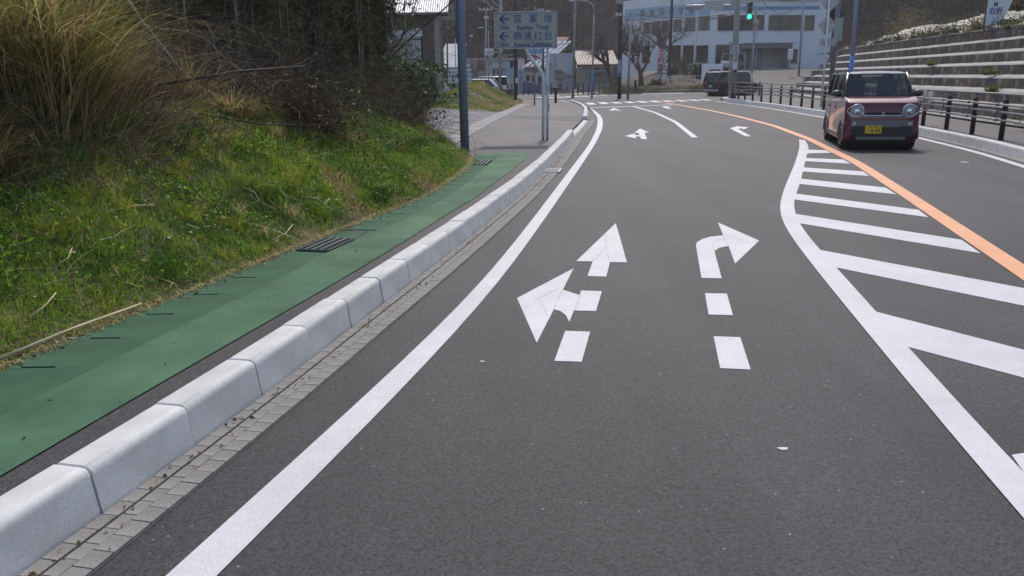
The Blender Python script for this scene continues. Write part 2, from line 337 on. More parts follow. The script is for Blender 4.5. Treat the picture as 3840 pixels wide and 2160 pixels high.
# ---- gutter of small cast blocks beside the kerb
gut = sheet('gutter', lambda y: kx(y) - .005, lambda y: kx(y) + .245, np.arange(-3.5, 50, .25), .004, m_gutdark, kind='structure')
rows = [(.006, .072, 0.), (.088, .148, .0), (.152, .238, .05)]
gm = [MB().prism([(0, -.0475), (b - a, -.0475), (b - a, .0475), (0, .0475)], -.02, .014).mesh('gutter_block') for a, b, _ in rows]
restV = MB()
for ri, (a, b, ph) in enumerate(rows):
    y = 1.9 + ph; n = 0
    while y < 30:
        tx = float(kx(y + .1) - kx(y - .1)) / .2; an = -math.atan(tx)
        if n < 99: obj('gutter_block', gm[ri], m_gut, gut, loc=(float(kx(y)) + a, y, .001 * jig.uniform(-1, 1)), rz=an); y += .1 / math.sqrt(1 + tx * tx); n += 1
        else:
            ln = .098 if n < 240 else .2
            restV.box((float(kx(y)) + (a + b) / 2, y, -.003), (b - a, ln - .006, .034), an); y += (ln + .002) / math.sqrt(1 + tx * tx); n += 1
restV.build('gutter_blocks_beyond', m_gut, gut, kind='stuff')
# inlet grate in the gutter at the kerb
yy = 14.0; t = thing('inlet_grate', 'small steel inlet grate in the gutter at the kerb opening', 'drain grating', (float(kx(yy)) + .12, yy, .02), -.17)
f = MB()
for s_ in (-1, 1): f.box((s_ * .13, 0, 0), (.02, .5, .02)); f.box((0, s_ * .25, 0), (.28, .02, .02))
f.build('frame', m_steel, t)
MB().box((0, 0, -.004), (.24, .48, .006)).build('pit', m_black, t)
for i in range(5): MB().box((0, -.2 + .1 * i, .003), (.24, .03, .016)).build('bar', m_steel, t)
MB().box((-.16, .05, .07), (.012, .34, .1)).build('kerb_opening', m_black, t)
# ---- road markings (children of the road, 4 mm above it)
MZ = .004
def mark(name, poly, mat=m_white, z=MZ):
    return MB().prism(list(poly), z - .004, z).build(name, mat, road)
def band(name, L, R, mat=m_white, z=MZ):
    L = np.array(L); R = np.array(R); V = []
    def res(P, n=80):
        P = np.array(P); d = np.r_[0, np.cumsum(np.hypot(*np.diff(P, axis=0).T))]; d /= d[-1]; u = np.linspace(0, 1, n)
        Q = np.stack([np.interp(u, d, P[:, 0]), np.interp(u, d, P[:, 1])], 1)
        k = np.hanning(11)[1:-1]; k /= k.sum(); Qp = np.concatenate([2 * Q[0] - Q[1:5][::-1], Q, 2 * Q[-1] - Q[-5:-1][::-1]])
        return np.stack([np.convolve(Qp[:, 0], k, 'valid'), np.convolve(Qp[:, 1], k, 'valid')], 1)
    a, b = res(L), res(R); n = len(a)
    V = np.zeros((2 * n, 3)); V[0::2, :2] = a; V[1::2, :2] = b; V[:, 2] = z
    return npmesh(name, V, [(2 * i, 2 * i + 1, 2 * i + 3, 2 * i + 2) for i in range(n - 1)], mat, road)
band('edge_line', [(-2.6, -3.5), (-1.75, .2), (-1.19, 2.34), (-.94, 3.24), (-.33, 5.73), (.22, 8.98), (1.19, 14.98), (1.93, 19.5), (2.75, 25.42), (3.32, 30.27), (3.74, 34.68), (4.02, 40.66), (4.08, 45)],
     [(-2.42, -3.5), (-1.57, .2), (-1.01, 2.34), (-.77, 3.24), (-.19, 5.73), (.36, 8.97), (1.34, 14.96), (2.1, 19.7), (2.93, 25.42), (3.49, 30.1), (3.9, 34.63), (4.2, 40.7), (4.25, 45)])
oc = curve([(1.6, -3.5), (2.85, 1), (4.27, 6.39), (5.32, 10.35), (6.45, 14.71), (7.62, 20.32), (8.54, 26.05), (9.05, 31.88), (9.37, 37.68), (9.48, 44.6), (9.4, 49.6)], 1.5)
sheet('centre_line', lambda y: oc(y) - .115, lambda y: oc(y) + .085, np.arange(-3.4, 49.6, .4), MZ + .001, m_orange, road)
wl = [(1.3, -3.2), (1.55, .3), (1.89, 2.61), (2.13, 3.99), (2.56, 6.37), (2.89, 8.07), (3.15, 9.14), (3.43, 10.01), (4.06, 11.66), (5.33, 14.85), (6.58, 18.13), (7.3, 20.2)]
wr = [(1.47, -3.2), (1.72, .3), (2.07, 2.75), (2.31, 4.05), (2.77, 6.5), (3.10, 8.25), (3.33, 9.13), (3.63, 10.1), (4.26, 11.63), (5.57, 15.0), (6.78, 18.1), (7.38, 20.0)]
band('taper_line', wl, wr, z=MZ + .002)
# hatched stripes between the taper line and the centre line
def D0(x, y): return G(zD(x, y))
for q in [((2038, 377), (2037, 386), (2072, 378), (2083, 385)), ((2033, 398), (2030, 406), (2103, 401), (2120, 411)), ((2025, 422), (2022, 432), (2145, 430), (2168, 442)), ((2015, 450), (2010, 463), (2205, 470), (2232, 487)),
          ((2005, 488), (2002, 503), (2285, 525), (2320, 545)), ((1996, 538), (2010, 562), (2405, 602), (2450, 635)), ((2065, 630), (2110, 675), (2560, 723), (2560, 767)), ((2222, 790), (2300, 878), (2570, 880), (2570, 950))]:
    a, b, c, d = [Vector(D0(*p)) for p in q]
    def ext(p, r):                    # stretch the stripe to the centre line
        v = (r - p).normalized(); t = 0
        while (p + v * t).x < oc((p + v * t).y) - .16 and t < 9: t += .02
        return p + v * t
    a0 = a - (c - a).normalized() * .06; b0 = b - (d - b).normalized() * .06
    mark('hatch_stripe', [a0, b0, ext(b, d), ext(a, c)])
a, b = Vector(D0(2545, 1146)), Vector((1.95, 2.4)); v = Vector((.86, .22)).normalized()
mark('hatch_stripe', [a, b, b + v * 1.75, a + v * 1.25])
rl = curve([(8.0, 10.5), (8.92, 13.76), (9.52, 16.05), (9.82, 17.48), (10.4, 20.6), (11.0, 24.4), (11.75, 30), (12.3, 36), (12.6, 41), (12.72, 46), (12.85, 50.5)], 1.2)
sheet('edge_line', lambda y: rl(y) - .075, lambda y: rl(y) + .085, np.arange(10.6, 50.4, .4), MZ, m_white, road)
band('lane_line', [(4.86, 21.4), (5.86, 28.95), (6.48, 36.56), (6.66, 44.3)], [(5.02, 21.38), (6.02, 28.95), (6.64, 36.56), (6.82, 44.3)])
p, q = Vector(G(z8(590, 242))), Vector(G(z8(1510, 208)))
mark('stop_line', [p + Vector((0, -.2)), q + Vector((-.1, -.2)), q + Vector((-.1, .22)), p + Vector((0, .22))])
for P in ([(425, 190), (505, 187), (540, 208), (462, 208)], [(555, 188), (640, 187), (675, 204), (600, 208)], [(687, 183), (770, 181), (820, 197), (740, 201)], [(825, 180), (910, 178), (960, 193), (875, 195)],
          [(958, 176), (1045, 174), (1105, 187), (1020, 190)], [(1092, 171), (1180, 169), (1250, 184), (1160, 186)], [(1228, 167), (1310, 165), (1390, 180), (1300, 182)], [(1365, 163), (1440, 162), (1530, 175), (1440, 177)],
          [(1505, 158), (1575, 157), (1680, 170), (1590, 172)], [(1640, 155), (1710, 153), (1815, 165), (1735, 167)], [(1775, 151), (1840, 150), (1925, 160), (1860, 163)]):
    mark('crosswalk_stripe', [G(z8(*c)) for c in P])
for x0, yb in ((20, 130), (120, 131), (225, 128), (320, 124), (410, 121), (500, 117), (590, 113), (690, 110), (790, 106), (880, 104)):
    mark('crosswalk_stripe', [G(z8(*c)) for c in ((x0, yb - 3), (x0 + 75, yb - 4), (x0 + 118, yb + 3), (x0 + 38, yb + 3.5))])
for x0, x1, yb in ((150, 280, 107), (440, 550, 92), (390, 520, 84)):
    mark('lane_dash', [G(z8(*c)) for c in ((x0, yb - 1.5), (x1, yb - 1.5), (x1, yb + 2), (x0, yb + 2))])
def arrow(fn, polys, lines=()):
    for P in polys: mark('turn_arrow', [G(fn(*c)) for c in P])
arrow(zW, [[(898, 127), (990, 450), (850, 447), (820, 568), (665, 563), (708, 442), (572, 440)], [(85, 745), (550, 500), (462, 676), (605, 722), (515, 940), (490, 890), (440, 850), (388, 838), (247, 1113)],
           [(612, 683), (783, 688), (735, 852), (557, 847)], [(482, 1015), (687, 1022), (617, 1270), (393, 1262)],
           [(1603, 578), (1770, 582), (1710, 357), (1750, 330), (1827, 315), (1880, 461), (2078, 271), (1740, 122), (1783, 227), (1680, 238), (1610, 258), (1565, 285), (1558, 310)],
           [(1632, 705), (1812, 708), (1862, 886), (1662, 880)], [(1703, 1060), (1923, 1068), (2008, 1334), (1757, 1322)]])
arrow(z8, [[(1145, 465), (1240, 505), (1193, 509), (1220, 577), (1160, 577), (1145, 550), (1098, 548), (1102, 571), (985, 545), (1085, 518), (1092, 535), (1140, 537), (1130, 511), (1085, 510)],
           [(2160, 437), (2310, 452), (2255, 475), (2240, 463), (2205, 464), (2210, 477), (2335, 545), (2275, 548), (2110, 462), (2130, 453), (2178, 447)],
           [(850, 245), (908, 254), (895, 257), (940, 272), (905, 272), (885, 263), (862, 271), (808, 268), (845, 256)],
           [(1375, 230), (1420, 224), (1475, 229), (1460, 236), (1425, 237), (1495, 252), (1450, 253), (1398, 239)]])
# thin seams where the thermoplastic pieces of the near arrows overlap
def seam(fn, pts):
    P = [Vector((*G(fn(*c)), MZ + .0015)) for c in pts]; m = MB()
    for a, b in zip(P, P[1:]):
        n = Vector((-(b - a).y, (b - a).x, 0)).normalized() * .0045; m.add([a - n, b - n, b + n, a + n], [(0, 1, 2, 3)])
    m.build('paint_seam', MATS['paint_seam'], road)
pm('paint_seam', (.5, .5, .52), .7, var=.1)
for q in ([(808, 225), (822, 325), (846, 446)], [(708, 441), (822, 325)], [(462, 678), (385, 838)], [(245, 760), (440, 655)], [(270, 750), (335, 890)], [(605, 724), (560, 845)], [(1790, 210), (1940, 265), (1865, 320)], [(1783, 228), (1827, 314)], [(1712, 355), (1690, 310), (1730, 270), (1800, 255)]): seam(zW, q)
# flattened scraps on the carriageway
pm('scrap', (.62, .6, .55), .8, var=.1)
for i, (x, y_, s_, lb) in enumerate([(1970, 1130, .022, 'pale flattened leaf on the asphalt, largest of the scraps'), (1213, 910, .014, 'small grey scrap on the asphalt left of the turn arrow'), (2425, 408, .07, 'thin white scrap lying beside the right edge line')]):
    x0, y0 = D0(x, y_); t = MB().prism([(math.cos(a) * s_ * (1 + .35 * math.sin(3 * a + i)), math.sin(a) * s_ * .8 * (1 + .3 * math.cos(2 * a + i))) for a in np.linspace(0, 6.28, 12)[:-1]], 0, .003)
    t.build('scrap', MATS['scrap'], None, label=lb, cat='scrap', loc=(x0, y0, .001))
# ---- right pavement, kerb
sheet('sidewalk', lambda y: rk(y) + KW - .02, lambda y: wx(y) + .4, np.arange(-4, 51.2, .4), .17, m_walk, kind='structure')
MB().prism([(float(rk(51.1)) + .17, 51), (13.9, 52.6), (15, 54.2), (17, 55.2), (19.6, 55.9), (float(wx(51)) + .3, 51)], -.02, .169).build('pavement_corner', m_walk, None, kind='structure')
rkerb = thing('kerb', 'pale concrete kerb along the right of the road', 'kerb', kind='structure')
kr_hi = kerb_mesh(.59, .2, name='kerb_block')
y = 9.0
while y < 51:
    tx = float(rk(y + .3) - rk(y - .3)) / .6; stepy = .6 / math.sqrt(1 + tx * tx); yc = y + stepy / 2
    obj('kerb_block', kr_hi, m_kerb, rkerb, loc=(float(rk(yc)), yc, jig.uniform(-.003, .003)), rz=-math.atan(tx) + math.pi + jig.uniform(-.004, .004)); y += stepy
cc = [(float(rk(51)), 51), (13.75, 52.3), (14.5, 53.5), (15.8, 54.5), (17.5, 55.2), (19.6, 55.9)]
for a, b in zip(cc, cc[1:]):
    dx, dy = b[0] - a[0], b[1] - a[1]
    obj('kerb_block', kerb_mesh(math.hypot(dx, dy) - .01, .2), m_kerb, rkerb, loc=((a[0] + b[0]) / 2, (a[1] + b[1]) / 2, 0), rz=math.atan2(-dx, dy) + math.pi)
MB().box((float(rk(51)) + .0, 51.15, .1), (.04, .3, .1)).build('drain_hole', m_black, rkerb)
sheet('gutter', lambda y: rk(y) - .13, lambda y: rk(y) + .02, np.arange(9, 51, .4), .006, m_gut, kind='structure')
# ---- traffic island beyond the crossing
P = [G(z8(*c)) for c in ((1140, 110), (1640, 107), (1590, 85), (1200, 86))]
isl = MB().prism([Vector(p) for p in P], -.02, .0); P2 = [Vector(p) for p in P]; cx = sum(P2, Vector((0, 0))) / 4
isl.v[4:] = [(*(cx + (p - cx) * .93), .13) for p in P2]
isl.build('traffic_island', m_conc, None, kind='structure')
# ============================================================ left bank, drive, grass
_lat = rng.random((64, 64))
def vn(x, y, s=1.):
    x = np.asarray(x) * s; y = np.asarray(y) * s; i = np.floor(x).astype(int); j = np.floor(y).astype(int); u = x - i; v = y - j; u = u * u * (3 - 2 * u); v = v * v * (3 - 2 * v)
    g = lambda a, b: _lat[a % 64, b % 64]
    return (g(i, j) * (1 - u) + g(i + 1, j) * u) * (1 - v) + (g(i, j + 1) * (1 - u) + g(i + 1, j + 1) * u) * v
def bankz(x, y):
    x = np.asarray(x, float); y = np.asarray(y, float); d = np.clip(pl(y) - x, 0, 99)
    h = np.where(d < 2.3, .52 * d, 1.196 + .10 * (d - 2.3)) * ss((20.8 - y) / 4.5)
    h = h + (vn(x, y, 1.3) - .5) * .22 * ss(d / .8) + (vn(x, y, 4.) - .5) * .08 * ss(d / .4)
    return .085 + h
def lotz(x, y):
    x = np.asarray(x, float); y = np.asarray(y, float); e = np.clip(pl(np.minimum(y, 50)) - x, 0, 60)
    z = .09 + .065 * np.minimum(e, 12) + .98 * ss((y - 37.5) / 9) * ss(e / 3.2) * np.exp(-((x + 1.9) / 1.7) ** 2 * (x < -1.9)) + .12 * ss((y - 36) / 6) * (vn(x, y, .55) - .3)
    return z + (vn(x, y, .9) - .5) * .06 * ss(e / 1.)
def field(name, xf, ys, nx, zf, mat, **k):
    V = []; 
    for y_ in ys:
        xa, xb = xf(y_); xs = np.linspace(xa, xb, nx); zs = zf(xs, np.full(nx, y_)); V.append(np.stack([xs, np.full(nx, y_), zs], 1))
    V = np.concatenate(V); j, i = np.meshgrid(np.arange(len(ys) - 1), np.arange(nx - 1), indexing='ij'); a = (j * nx + i).ravel()
    o = npmesh(name, V, np.stack([a, a + 1, a + nx + 1, a + nx], 1), mat, **k)
    o.data.polygons.foreach_set('use_smooth', [True] * len(o.data.polygons)); return o
bank = field('bank', lambda y: (float(pl(y)) - 16, float(pl(y)) + .01), np.arange(-5, 20.8, .2), 90, bankz, m_turf, kind='structure')
lot = field('gravel_lot', lambda y: (float(pl(min(y, 50))) - 30, float(pl(min(y, 50))) - .02), np.arange(17.5, 56.1, .4), 130, lotz, m_gravel, kind='structure')
# concrete drain strip between pavement and lot: a row of slotted covers
strip_o = curve([G(zQ(*q), .1) for q in [(280, 635), (540, 510), (880, 340), (1050, 265), (1240, 190)]] + [(.75, 50)])
strip_i = curve([G(zQ(*q), .1) for q in [(440, 720), (700, 570), (1060, 360), (1200, 290), (1400, 190)]] + [(1.45, 50)])
stp = thing('drain_strip', 'concrete drain strip between the gravel lot and the pavement', 'drain', kind='structure')
y = 18.4
while y < 47:
    ln = .6 if y < 30 else 1.2; yc = y + ln / 2; a, b = float(strip_o(yc)), float(strip_i(yc)); tx = float(strip_o(yc + .4) - strip_o(yc - .4)) / .8
    dx = tx * (ln - .02) / 2
    MB().prism([(a - dx, y + .01), (b - dx, y + .01), (b + dx, y + ln - .01), (a + dx, y + ln - .01)], .05, .118 + random.uniform(0, .004)).build('drain_slab', m_conc, stp); y += ln

def ribbons(base, az, L, W, bend, segs=3, tipw=.1, twist=None):
    n = len(base); t = np.linspace(0, 1, segs + 1)[None, :, None]
    dh = np.stack([np.cos(az), np.sin(az), np.zeros(n)], 1)[:, None, :]; sd = np.stack([-np.sin(az), np.cos(az), np.zeros(n)], 1)[:, None, :]
    if twist is not None:
        sd = sd * np.cos(twist)[:, None, None] + dh * np.sin(twist)[:, None, None]
    L = L[:, None, None]; B = bend[:, None, None]
    c = base[:, None, :] + dh * (B * L * t ** 1.8) + np.array([0, 0, 1.]) * L * (t - np.minimum(B, 1.3) * .62 * t ** 2.4)
    wv = W[:, None, None] * (1 - (1 - tipw) * t ** 1.5) * .5
    V = np.stack([c - sd * wv, c + sd * wv], 2).reshape(-1, 3)
    k = 2 * (segs + 1); o = (np.arange(n) * k)[:, None, None]; q = np.arange(segs)[None, :, None] * 2; Fc = (o + q + np.array([0, 1, 3, 2])[None, None, :]).reshape(-1, 4)
    return V, Fc, k
def leaves(c, dirs, L, W):            # folded rhombic leaves
    n = len(c); d = dirs / np.linalg.norm(dirs, axis=1, keepdims=True); r = rng.normal(size=(n, 3)); s = np.cross(d, r); s /= np.linalg.norm(s, axis=1, keepdims=True) + 1e-6
    u = np.cross(s, d); L = L[:, None]; W = W[:, None]
    V = np.stack([c, c + d * L * .45 + s * W + u * W * .3, c + d * L, c + d * L * .45 - s * W + u * W * .3], 1).reshape(-1, 3)
    return V, (np.arange(n) * 4)[:, None] + np.array([0, 1, 2, 3])[None, :], 4
def twigs(start, dirs, L, r0, k=8, wob=.25, droop=0.):
    n = len(start); P = np.zeros((n, k, 3)); P[:, 0] = start; d = dirs / np.linalg.norm(dirs, axis=1, keepdims=True)
    for i in range(1, k):
        d = d + rng.normal(size=(n, 3)) * wob; d[:, 2] -= droop; d /= np.linalg.norm(d, axis=1, keepdims=True); P[:, i] = P[:, i - 1] + d * (L / (k - 1))[:, None]
    T = np.gradient(P, axis=1); T /= np.linalg.norm(T, axis=2, keepdims=True) + 1e-9
    a = np.cross(T, np.array([.31, .52, .79])); a /= np.linalg.norm(a, axis=2, keepdims=True) + 1e-9; b = np.cross(T, a)
    rr = r0[:, None] * np.linspace(1, .25, k)[None, :]
    V = np.stack([P + (a * math.cos(q) + b * math.sin(q)) * rr[..., None] for q in (0, 2.094, 4.189)], 2).reshape(-1, 3)
    o = (np.arange(n) * k * 3)[:, None, None, None]; i = (np.arange(k - 1) * 3)[None, :, None, None]; q = np.arange(3)[None, None, :, None]
    q2 = (q + 1) % 3; Fc = np.concatenate([o + i + q, o + i + q2, o + i + 3 + q2, o + i + 3 + q], 3).reshape(-1, 4)
    return V, Fc, k * 3, P
def tint(cols, wts, n, k, jit=.25, base=None):
    cols = np.array(cols); i = rng.choice(len(cols), n, p=np.array(wts) / sum(wts)); c = cols[i] * (1 + rng.uniform(-jit, jit, (n, 1)))
    if base is not None: c = c * base[:, None]
    return np.repeat(c, k, 0)
GR, YG, DG, ST, BR = (.20, .35, .03), (.38, .40, .05), (.08, .18, .02), (.58, .47, .25), (.30, .21, .10)
def cat_mesh(parts):
    V = []; Fs = []; C = []; o = 0
    for v, f, c in parts: V.append(v); Fs.append(f + o); C.append(c); o += len(v)
    return np.concatenate(V), np.concatenate(Fs), np.concatenate(C)
# ---- short grass over the bank (uncountable: one object)
def grow(n, ymin, ymax, dmax, hmin, hmax, wmul, zf, edge):
    y_ = rng.uniform(ymin, ymax, n) ** 1.0; d = rng.uniform(.0, 1, n) ** 1.1 * dmax; x_ = edge(y_) - d
    z_ = zf(x_, y_); pat = vn(x_ + 40, y_ + 20, 1.1) * .6 + vn(x_, y_, 3.3) * .4
    keep = rng.random(n) < np.clip(.35 + 1.3 * pat, .15, 1); x_, y_, z_, pat, d = x_[keep], y_[keep], z_[keep], pat[keep], d[keep]; n = len(x_)
    h = rng.uniform(hmin, hmax, n) * (.55 + .9 * pat) * np.clip(.45 + d / .6, .45, 1)
    V, Fc, k = ribbons(np.stack([x_, y_, z_ - .01], 1), rng.uniform(0, 6.28, n), h, rng.uniform(.004, .009, n) * wmul, rng.uniform(.2, 1.2, n), 2, .15, rng.uniform(0, 3.1, n))
    dry = vn(x_ * 1.0 + 9, y_ + 3, .8) * .55 + vn(x_ + 5, y_, 2.7) * .45
    pick = rng.random(n)
    A = np.array([GR, YG, DG, ST, BR]); gp_ = vn(x_ + 21, y_ + 8, 1.9); idx = np.where(pick < .52, 0, np.where(pick < .74, 1, np.where(pick < .94, 2, 3))); idx = np.where((gp_ < .33) & (rng.random(n) < .75), 2, idx)
    isdry = rng.random(n) < np.clip((dry - .56) * 5.0, 0, .85); idx = np.where(isdry, np.where(rng.random(n) < .5, 3, 4), idx)
    c = A[idx] * rng.uniform(.7, 1.25, (n, 1)); return V, Fc, np.repeat(c, k, 0)
parts = [grow(120000, .5, 9.5, 2.4, .05, .13, 1., bankz, pl), grow(95000, 9, 18.6, 2.9, .06, .17, 1.7, bankz, pl)]
# taller tufts standing out of the turf
nt_ = 420; ty = rng.uniform(1.5, 17.5, nt_); td = rng.uniform(.12, 2.6, nt_); tx_ = pl(ty) - td; q_ = 55; n = nt_ * q_; ti = np.repeat(np.arange(nt_), q_)
x_ = tx_[ti] + rng.normal(size=n) * .045; y_ = ty[ti] + rng.normal(size=n) * .045; hh_ = rng.uniform(.1, .3, nt_)[ti]
V, Fc, k = ribbons(np.stack([x_, y_, bankz(x_, y_) - .01], 1), rng.uniform(0, 6.28, n), hh_ * rng.uniform(.6, 1.1, n), rng.uniform(.005, .009, n), rng.uniform(.2, 1.1, n), 3, .1, rng.uniform(0, 3.1, n))
tc_ = np.array([GR, YG, DG, (.1, .2, .03), ST])[rng.choice(5, nt_, p=[.35, .3, .1, .15, .1])][ti] * rng.uniform(.75, 1.2, (n, 1)); parts.append((np.asarray(V), Fc, np.repeat(tc_, k, 0))) if False else None
tuft = (V, Fc, np.repeat(tc_, k, 0))
# a ragged dry fringe where the grass meets the footpath
n = 5000; y_ = rng.uniform(1, 16, n); x_ = pl(y_) + rng.normal(.0, .025, n)
V, Fc, k = ribbons(np.stack([x_, y_, np.full(n, .10)], 1), rng.uniform(0, 6.28, n), rng.uniform(.03, .09, n), rng.uniform(.004, .01, n), rng.uniform(.8, 1.6, n), 2)
parts.append((V, Fc, tint([ST, BR, YG], [5, 3, 2], n, k)))
npmesh('grass_tufts', tuft[0], tuft[1], m_leaf, colr=tuft[2], label='taller grass tufts standing out of the bank turf', cat='grass', kind='stuff')
npmesh('grass', *cat_mesh(parts)[:2], m_leaf, colr=cat_mesh(parts)[2], label='short green and straw coloured grass on the roadside bank', cat='grass', kind='stuff')
# low broad-leaved weeds among the grass
n = 26000; cl = 130; cy = rng.uniform(2, 17.8, cl); cd_ = rng.uniform(.25, 2.4, cl); ci = rng.integers(0, cl, n); sp = rng.uniform(.08, .3, cl)[ci]
y_ = cy[ci] + rng.normal(size=n) * sp; x_ = pl(cy[ci]) - cd_[ci] + rng.normal(size=n) * sp; ok = x_ < pl(y_) - .05; x_, y_ = x_[ok], y_[ok]; n = len(x_)
z_ = bankz(x_, y_) + rng.uniform(.01, .14, n)
V, Fc, k = leaves(np.stack([x_, y_, z_], 1), np.stack([rng.normal(size=n), rng.normal(size=n), rng.uniform(-.1, .6, n)], 1), rng.uniform(.02, .05, n), rng.uniform(.008, .018, n))
npmesh('ground_cover', V, Fc, m_leaf, colr=tint([DG, GR, (.05, .12, .03)], [4, 4, 2], n, k), label='low broad-leaved weeds scattered through the bank grass', cat='weeds', kind='stuff')
# grass on the mound beside the lot
parts = []
n = 70000; y_ = rng.uniform(36.5, 55, n); x_ = pl(np.minimum(y_, 50)) - rng.uniform(0, 6.5, n) ** 1.0; keep = (vn(x_, y_, .8) * .5 + ss((y_ - 36.5) / 3) > rng.uniform(.15, .8, n)) & ~((x_ < -4.2) & (y_ < 41.2)); x_, y_ = x_[keep], y_[keep]; n = len(x_)
V, Fc, k = ribbons(np.stack([x_, y_, lotz(x_, y_)], 1), rng.uniform(0, 6.28, n), rng.uniform(.05, .16, n) * (.5 + 1.9 * vn(x_, y_, 1.7) ** 2), rng.uniform(.018, .03, n), rng.uniform(.3, 1.1, n), 1, .2, rng.uniform(0, 3.1, n))
pt_ = vn(x_ + 7, y_, 1.1); A_c = np.where((pt_ + rng.normal(size=n) * .12 > .62)[:, None], np.array([(.42, .33, .17)]), np.where((pt_ + rng.normal(size=n) * .1 < .36)[:, None], np.array([(.10, .17, .03)]), np.array([(.24, .27, .05)]))) * rng.uniform(.7, 1.2, (n, 1)); parts.append((V, Fc, np.repeat(A_c, k, 0)))
n = 9000; y_ = rng.uniform(18.5, 23, n); x_ = pl(y_) - rng.uniform(0.05, 1.6, n); keep = vn(x_, y_, 1.6) > rng.uniform(.3, .8, n); x_, y_ = x_[keep], y_[keep]; n = len(x_)
V, Fc, k = ribbons(np.stack([x_, y_, lotz(x_, y_)], 1), rng.uniform(0, 6.28, n), rng.uniform(.06, .16, n), rng.uniform(.01, .02, n), rng.uniform(.3, 1.1, n), 1, .2, rng.uniform(0, 3.1, n))
parts.append((V, Fc, tint([GR, YG, ST], [4, 4, 2], n, k)))
Vc = cat_mesh(parts); npmesh('grass', Vc[0], Vc[1], m_leaf, colr=Vc[2], label='yellow-green grass on the low mound beside the gravel lot', cat='grass', kind='stuff')
# straw litter scattered over the turf
n = 900; y_ = rng.uniform(2, 17, n); x_ = pl(y_) - rng.random(n) ** .8 * 2.6; st = np.stack([x_, y_, bankz(x_, y_) + rng.uniform(.03, .1, n)], 1); dd = rng.normal(size=(n, 3)); dd[:, 2] = rng.normal(size=n) * .15 - .25 * dd[:, 0]
V, Fc, k, _ = twigs(st, dd, rng.uniform(.06, .32, n), rng.uniform(.002, .0045, n), 6, .22, .0)
npmesh('straw_litter', V, Fc, m_dry, colr=tint([(.62, .52, .32), (.45, .35, .2), (.7, .62, .45)], [2, 2, 1], n, k), label='pale bits of straw littering the bank grass', cat='straw', kind='stuff')
# ---- single dry stalks lying on the bank
def stalk(i, pts, r, lb):
    P = []
    for (x, y_, dz) in pts: P.append((x, y_, float(bankz(x, y_)) + dz))
    MB().tube(P, [r, r * .9, r * .8, r * .4][:len(P)] if len(P) <= 4 else r, 5).build('dry_stalk', MATS['straw'], None, True, label=lb, cat='dry stalk', group='dry stalks lying on the grass bank')
pm('straw', (.52, .43, .27), .7, var=.2, scale=6)
def onbank(dx, dy):                   # picture position -> place on the bank
    p = zD(dx, dy); d = ray(*p)
    for t in np.arange(2, 30, .02):
        q = Vector((0, 0, CH)) + d * t
        if q.x < pl(q.y) and q.z < bankz(q.x, q.y): return q.x, q.y
    return -3, 8
for i, (a, b, c, lb) in enumerate([((0, 922), (190, 845), (360, 795), 'longest pale dry stalk along the footpath edge at the lower left'), ((85, 808), (120, 790), (145, 760), 'short pale dry stalk above the long edge stalk'), ((150, 680), (175, 668), (185, 645), 'curved dry stalk on the bank left of the drain grating'),
                                  ((590, 556), (680, 590), (760, 622), 'thin straight dry stalk pointing at the drain grating'), ((690, 610), (720, 600), (738, 580), 'hook shaped dry stalk just above the drain grating'), ((265, 545), (330, 535), (390, 533), 'straight dry stalk high on the bank below the pampas clump'), ((470, 575), (500, 590), (545, 585), 'bent dry stalk on the middle of the bank'),
                                  ((790, 520), (815, 528), (830, 515), 'small curved dry stalk above the footpath right of the grating'), ((770, 505), (800, 512), (835, 540), 'thin dry stalk on the bank under the withered vine'), ((700, 470), (712, 500), (735, 520), 'dry stalk hanging down the bank above the grating'), ((930, 425), (960, 432), (975, 430), 'dry stalk on the right part of the bank'), ((610, 480), (640, 495), (655, 520), 'short dry stalk lying on upper middle bank')]):
    A, B, Cc = onbank(*a), onbank(*b), onbank(*c)
    stalk(i, [(A[0], A[1], .03), (B[0], B[1], .05), (Cc[0], Cc[1], .06)], .006 if i else .009, lb)
# ============================================================ tall plants on the left bank
def bank_at(dx, dy): 
    x, y_ = onbank(dx, dy); return Vector((x, y_, float(bankz(x, y_))))
